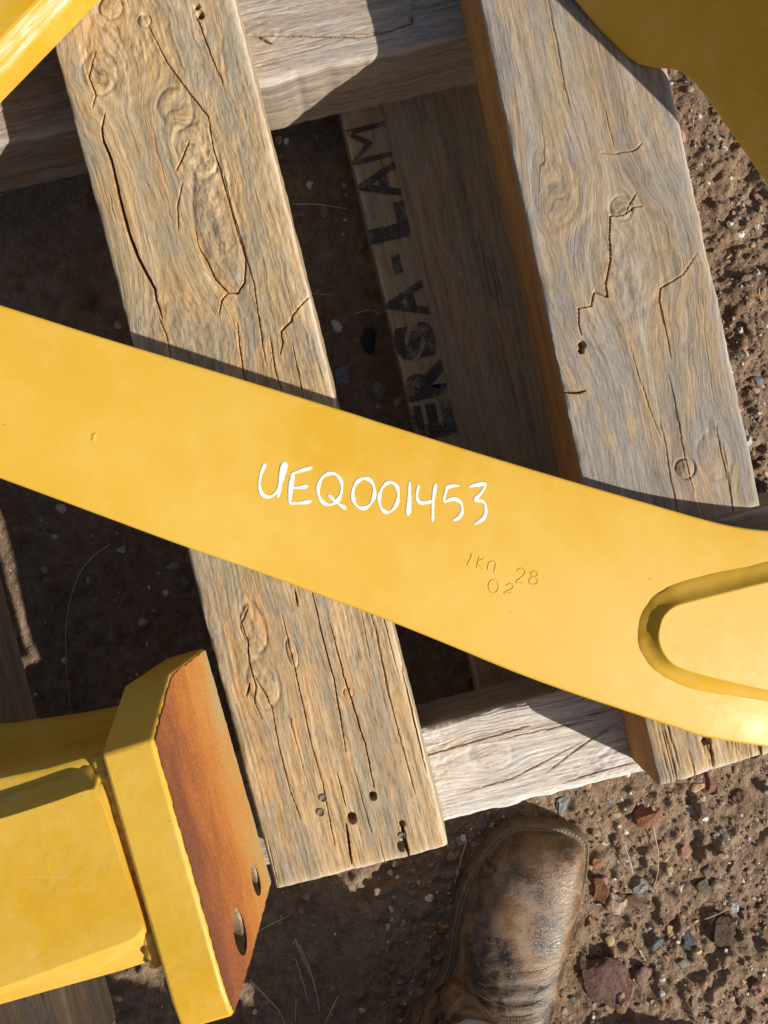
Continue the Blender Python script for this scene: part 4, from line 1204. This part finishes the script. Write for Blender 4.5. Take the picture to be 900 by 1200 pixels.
# gravel and crumbs: thousands of small stones, one object
def gravel():
    protos = []
    for s in range(10):
        me = rock_mesh("tmp", 300 + s, 2 if s < 4 else 1, 0.7, 0.9)
        v = np.array([x.co[:] for x in me.vertices]); f = np.array([list(p.vertices) for p in me.polygons])
        protos.append((v, f)); bpy.data.meshes.remove(me)
    pal = [((0.24, 0.165, 0.11), 30), ((0.30, 0.215, 0.145), 20), ((0.17, 0.11, 0.07), 16), ((0.36, 0.20, 0.12), 8), ((0.42, 0.40, 0.38), 5), ((0.55, 0.50, 0.42), 5), ((0.50, 0.36, 0.18), 5), ((0.15, 0.15, 0.16), 5), ((0.28, 0.15, 0.11), 6), ((0.62, 0.60, 0.57), 2)]
    pc = np.array([p[0] for p in pal]); pw = np.array([p[1] for p in pal], float); pw /= pw.sum()
    VV = []; FF = []; CC = []; base = 0
    def put(x, y, r, big, zg):
        nonlocal base
        v, f = protos[rng.integers(0, 4) if big else rng.integers(4, 10)]
        a = rng.uniform(0, 6.28); ca, sa = math.cos(a), math.sin(a)
        sc = r * rng.uniform(0.7, 1.3, 3); sc[2] = r * rng.uniform(0.5, 0.9)
        w = v * sc
        w = np.stack([w[:, 0] * ca - w[:, 1] * sa, w[:, 0] * sa + w[:, 1] * ca, w[:, 2]], -1)
        w += np.array([x, y, zg + r * rng.uniform(-0.15, 0.35)])
        ci = rng.choice(len(pc), p=pw)
        c = pc[ci] * rng.uniform(0.8, 1.2)
        VV.append(w); FF.append(f + base); CC.append(np.repeat(np.append(c, 1)[None], len(v), 0)); base += len(v)
    n0, n1 = 5200, 5600
    xs = rng.uniform(-0.5, 0.5, n0); ys = rng.uniform(-0.66, 0.66, n0)
    odd = np.arange(n1) % 2 == 1      # crumbly soil to the right of the pallet and round the boot
    xs = np.concatenate([xs, np.where(odd, rng.uniform(0.28, 0.47, n1), rng.uniform(0.0, 0.47, n1))])
    ys = np.concatenate([ys, np.where(odd, rng.uniform(-0.05, 0.60, n1), rng.uniform(-0.62, -0.24, n1))])
    rs = 0.0009 + 0.0012 * rng.exponential(1.0, n0 + n1)
    zs = ground_h(xs, ys)
    for x, y, r, z in zip(xs, ys, rs, zs): put(x, y, min(r, 0.0065), r > 0.003, z)
    V = np.concatenate(VV); F = np.concatenate(FF); C_ = np.concatenate(CC)
    o = mesh_np("gravel", V, None, M_PEB, smooth=True, tris=F)
    o.data.set_sharp_from_angle(angle=math.radians(35))
    attr(o.data, 'tint', 'FLOAT_COLOR', C_)
    tag(o, "small gravel and soil crumbs scattered over the brown dirt", "gravel", kind="stuff")
gravel()

def stem(px_pts, r, mat, label, name="dry_stem", lift=0.004, cat="stem"):
    pts = []
    for i, (x, y) in enumerate(px_pts):
        p = P(x, y, 0.008)
        pts.append(np.array([p.x, p.y, gz(p.x, p.y) + lift + 0.003 * (1 - abs(2 * i / max(1, len(px_pts) - 1) - 1))]))
    path = catmull(pts, 6) if len(pts) > 2 else [pts[0] * (1 - t) + pts[1] * t for t in np.linspace(0, 1, 8)]
    V = []; n = 6
    for i, p in enumerate(path):
        a = path[max(0, i - 1)]; b = path[min(len(path) - 1, i + 1)]
        t = Vector(b - a).normalized(); s1 = t.cross(Vector((0, 0, 1))).normalized(); s2 = s1.cross(t)
        rr = r * (1 - 0.5 * i / len(path))
        for k in range(n):
            an = 2 * math.pi * k / n
            V.append(tuple(Vector(p) + s1 * rr * math.cos(an) + s2 * rr * math.sin(an)))
    N = len(path)
    Q = [(i * n + k, i * n + (k + 1) % n, (i + 1) * n + (k + 1) % n, (i + 1) * n + k) for i in range(N - 1) for k in range(n)]
    Q += [(0, 5, 4, 1), (1, 4, 3, 2)]
    o = mesh_np(name, V, Q, mat, smooth=True)
    return tag(o, label, cat, "dry stems on the dirt")
stem([(120, 639), (98, 655), (80, 682), (68, 730), (70, 780), (78, 830)], 0.0006, M_FIBRE, "long curved grey thread on the dark dirt below the arm", "loose_thread")
stem([(340, 228), (372, 231), (405, 234)], 0.0007, M_FIBRE, "thin pale stem above the tan chip in the gap between planks")
stem([(768, 970), (774, 1000), (774, 1025), (768, 1050)], 0.0007, M_STRAW, "bent white straw in the sun right of the boot")
stem([(733, 992), (739, 1010), (746, 1032)], 0.0007, M_FIBRE, "short straight grey stem beside the reddish stone")
stem([(350, 1113), (362, 1140), (370, 1165), (374, 1190)], 0.0008, M_STRAW, "longest forked straw on the shaded dirt between bracket and boot")
stem([(345, 1105), (352, 1122), (362, 1148)], 0.0009, M_STRAW, "thick short straw touching the longest straw in the shade")
stem([(292, 1152), (312, 1168), (328, 1190), (336, 1215)], 0.0009, M_STRAW, "curved pale straw beside the bracket's bottom tip")
stem([(345, 1130), (356, 1160), (360, 1180)], 0.0006, M_STRAW, "thin straw left of the longest straw in the shade")
stem([(396, 1172), (386, 1190), (380, 1205)], 0.0007, M_STRAW, "slanting straw at the bottom edge left of the boot")
stem([(346, 1176), (345, 1204)], 0.0006, M_STRAW, "upright straw stub at the bottom edge near the bracket")
stem([(302, 1095), (320, 1085), (338, 1078)], 0.0007, M_STRAW, "grey straw just below the corner of the split plank")
stem([(548, 990), (541, 1010), (534, 1040)], 0.0007, M_STRAW, "thin straw leaning against the boot's left side")
stem([(363, 337), (392, 338)], 0.0004, M_FIBRE, "fine hair thin fibre midway down the gap between planks")
stem([(418, 360), (432, 357), (447, 361)], 0.0005, M_FIBRE, "short curled fibre above the black lump")
stem([(830, 1083), (845, 1074), (858, 1068)], 0.0008, M_STRAW, "straw lying over the dark brown clod")
stem([(752, 1118), (760, 1132)], 0.0008, M_STRAW, "small straw below the blue grey stone")
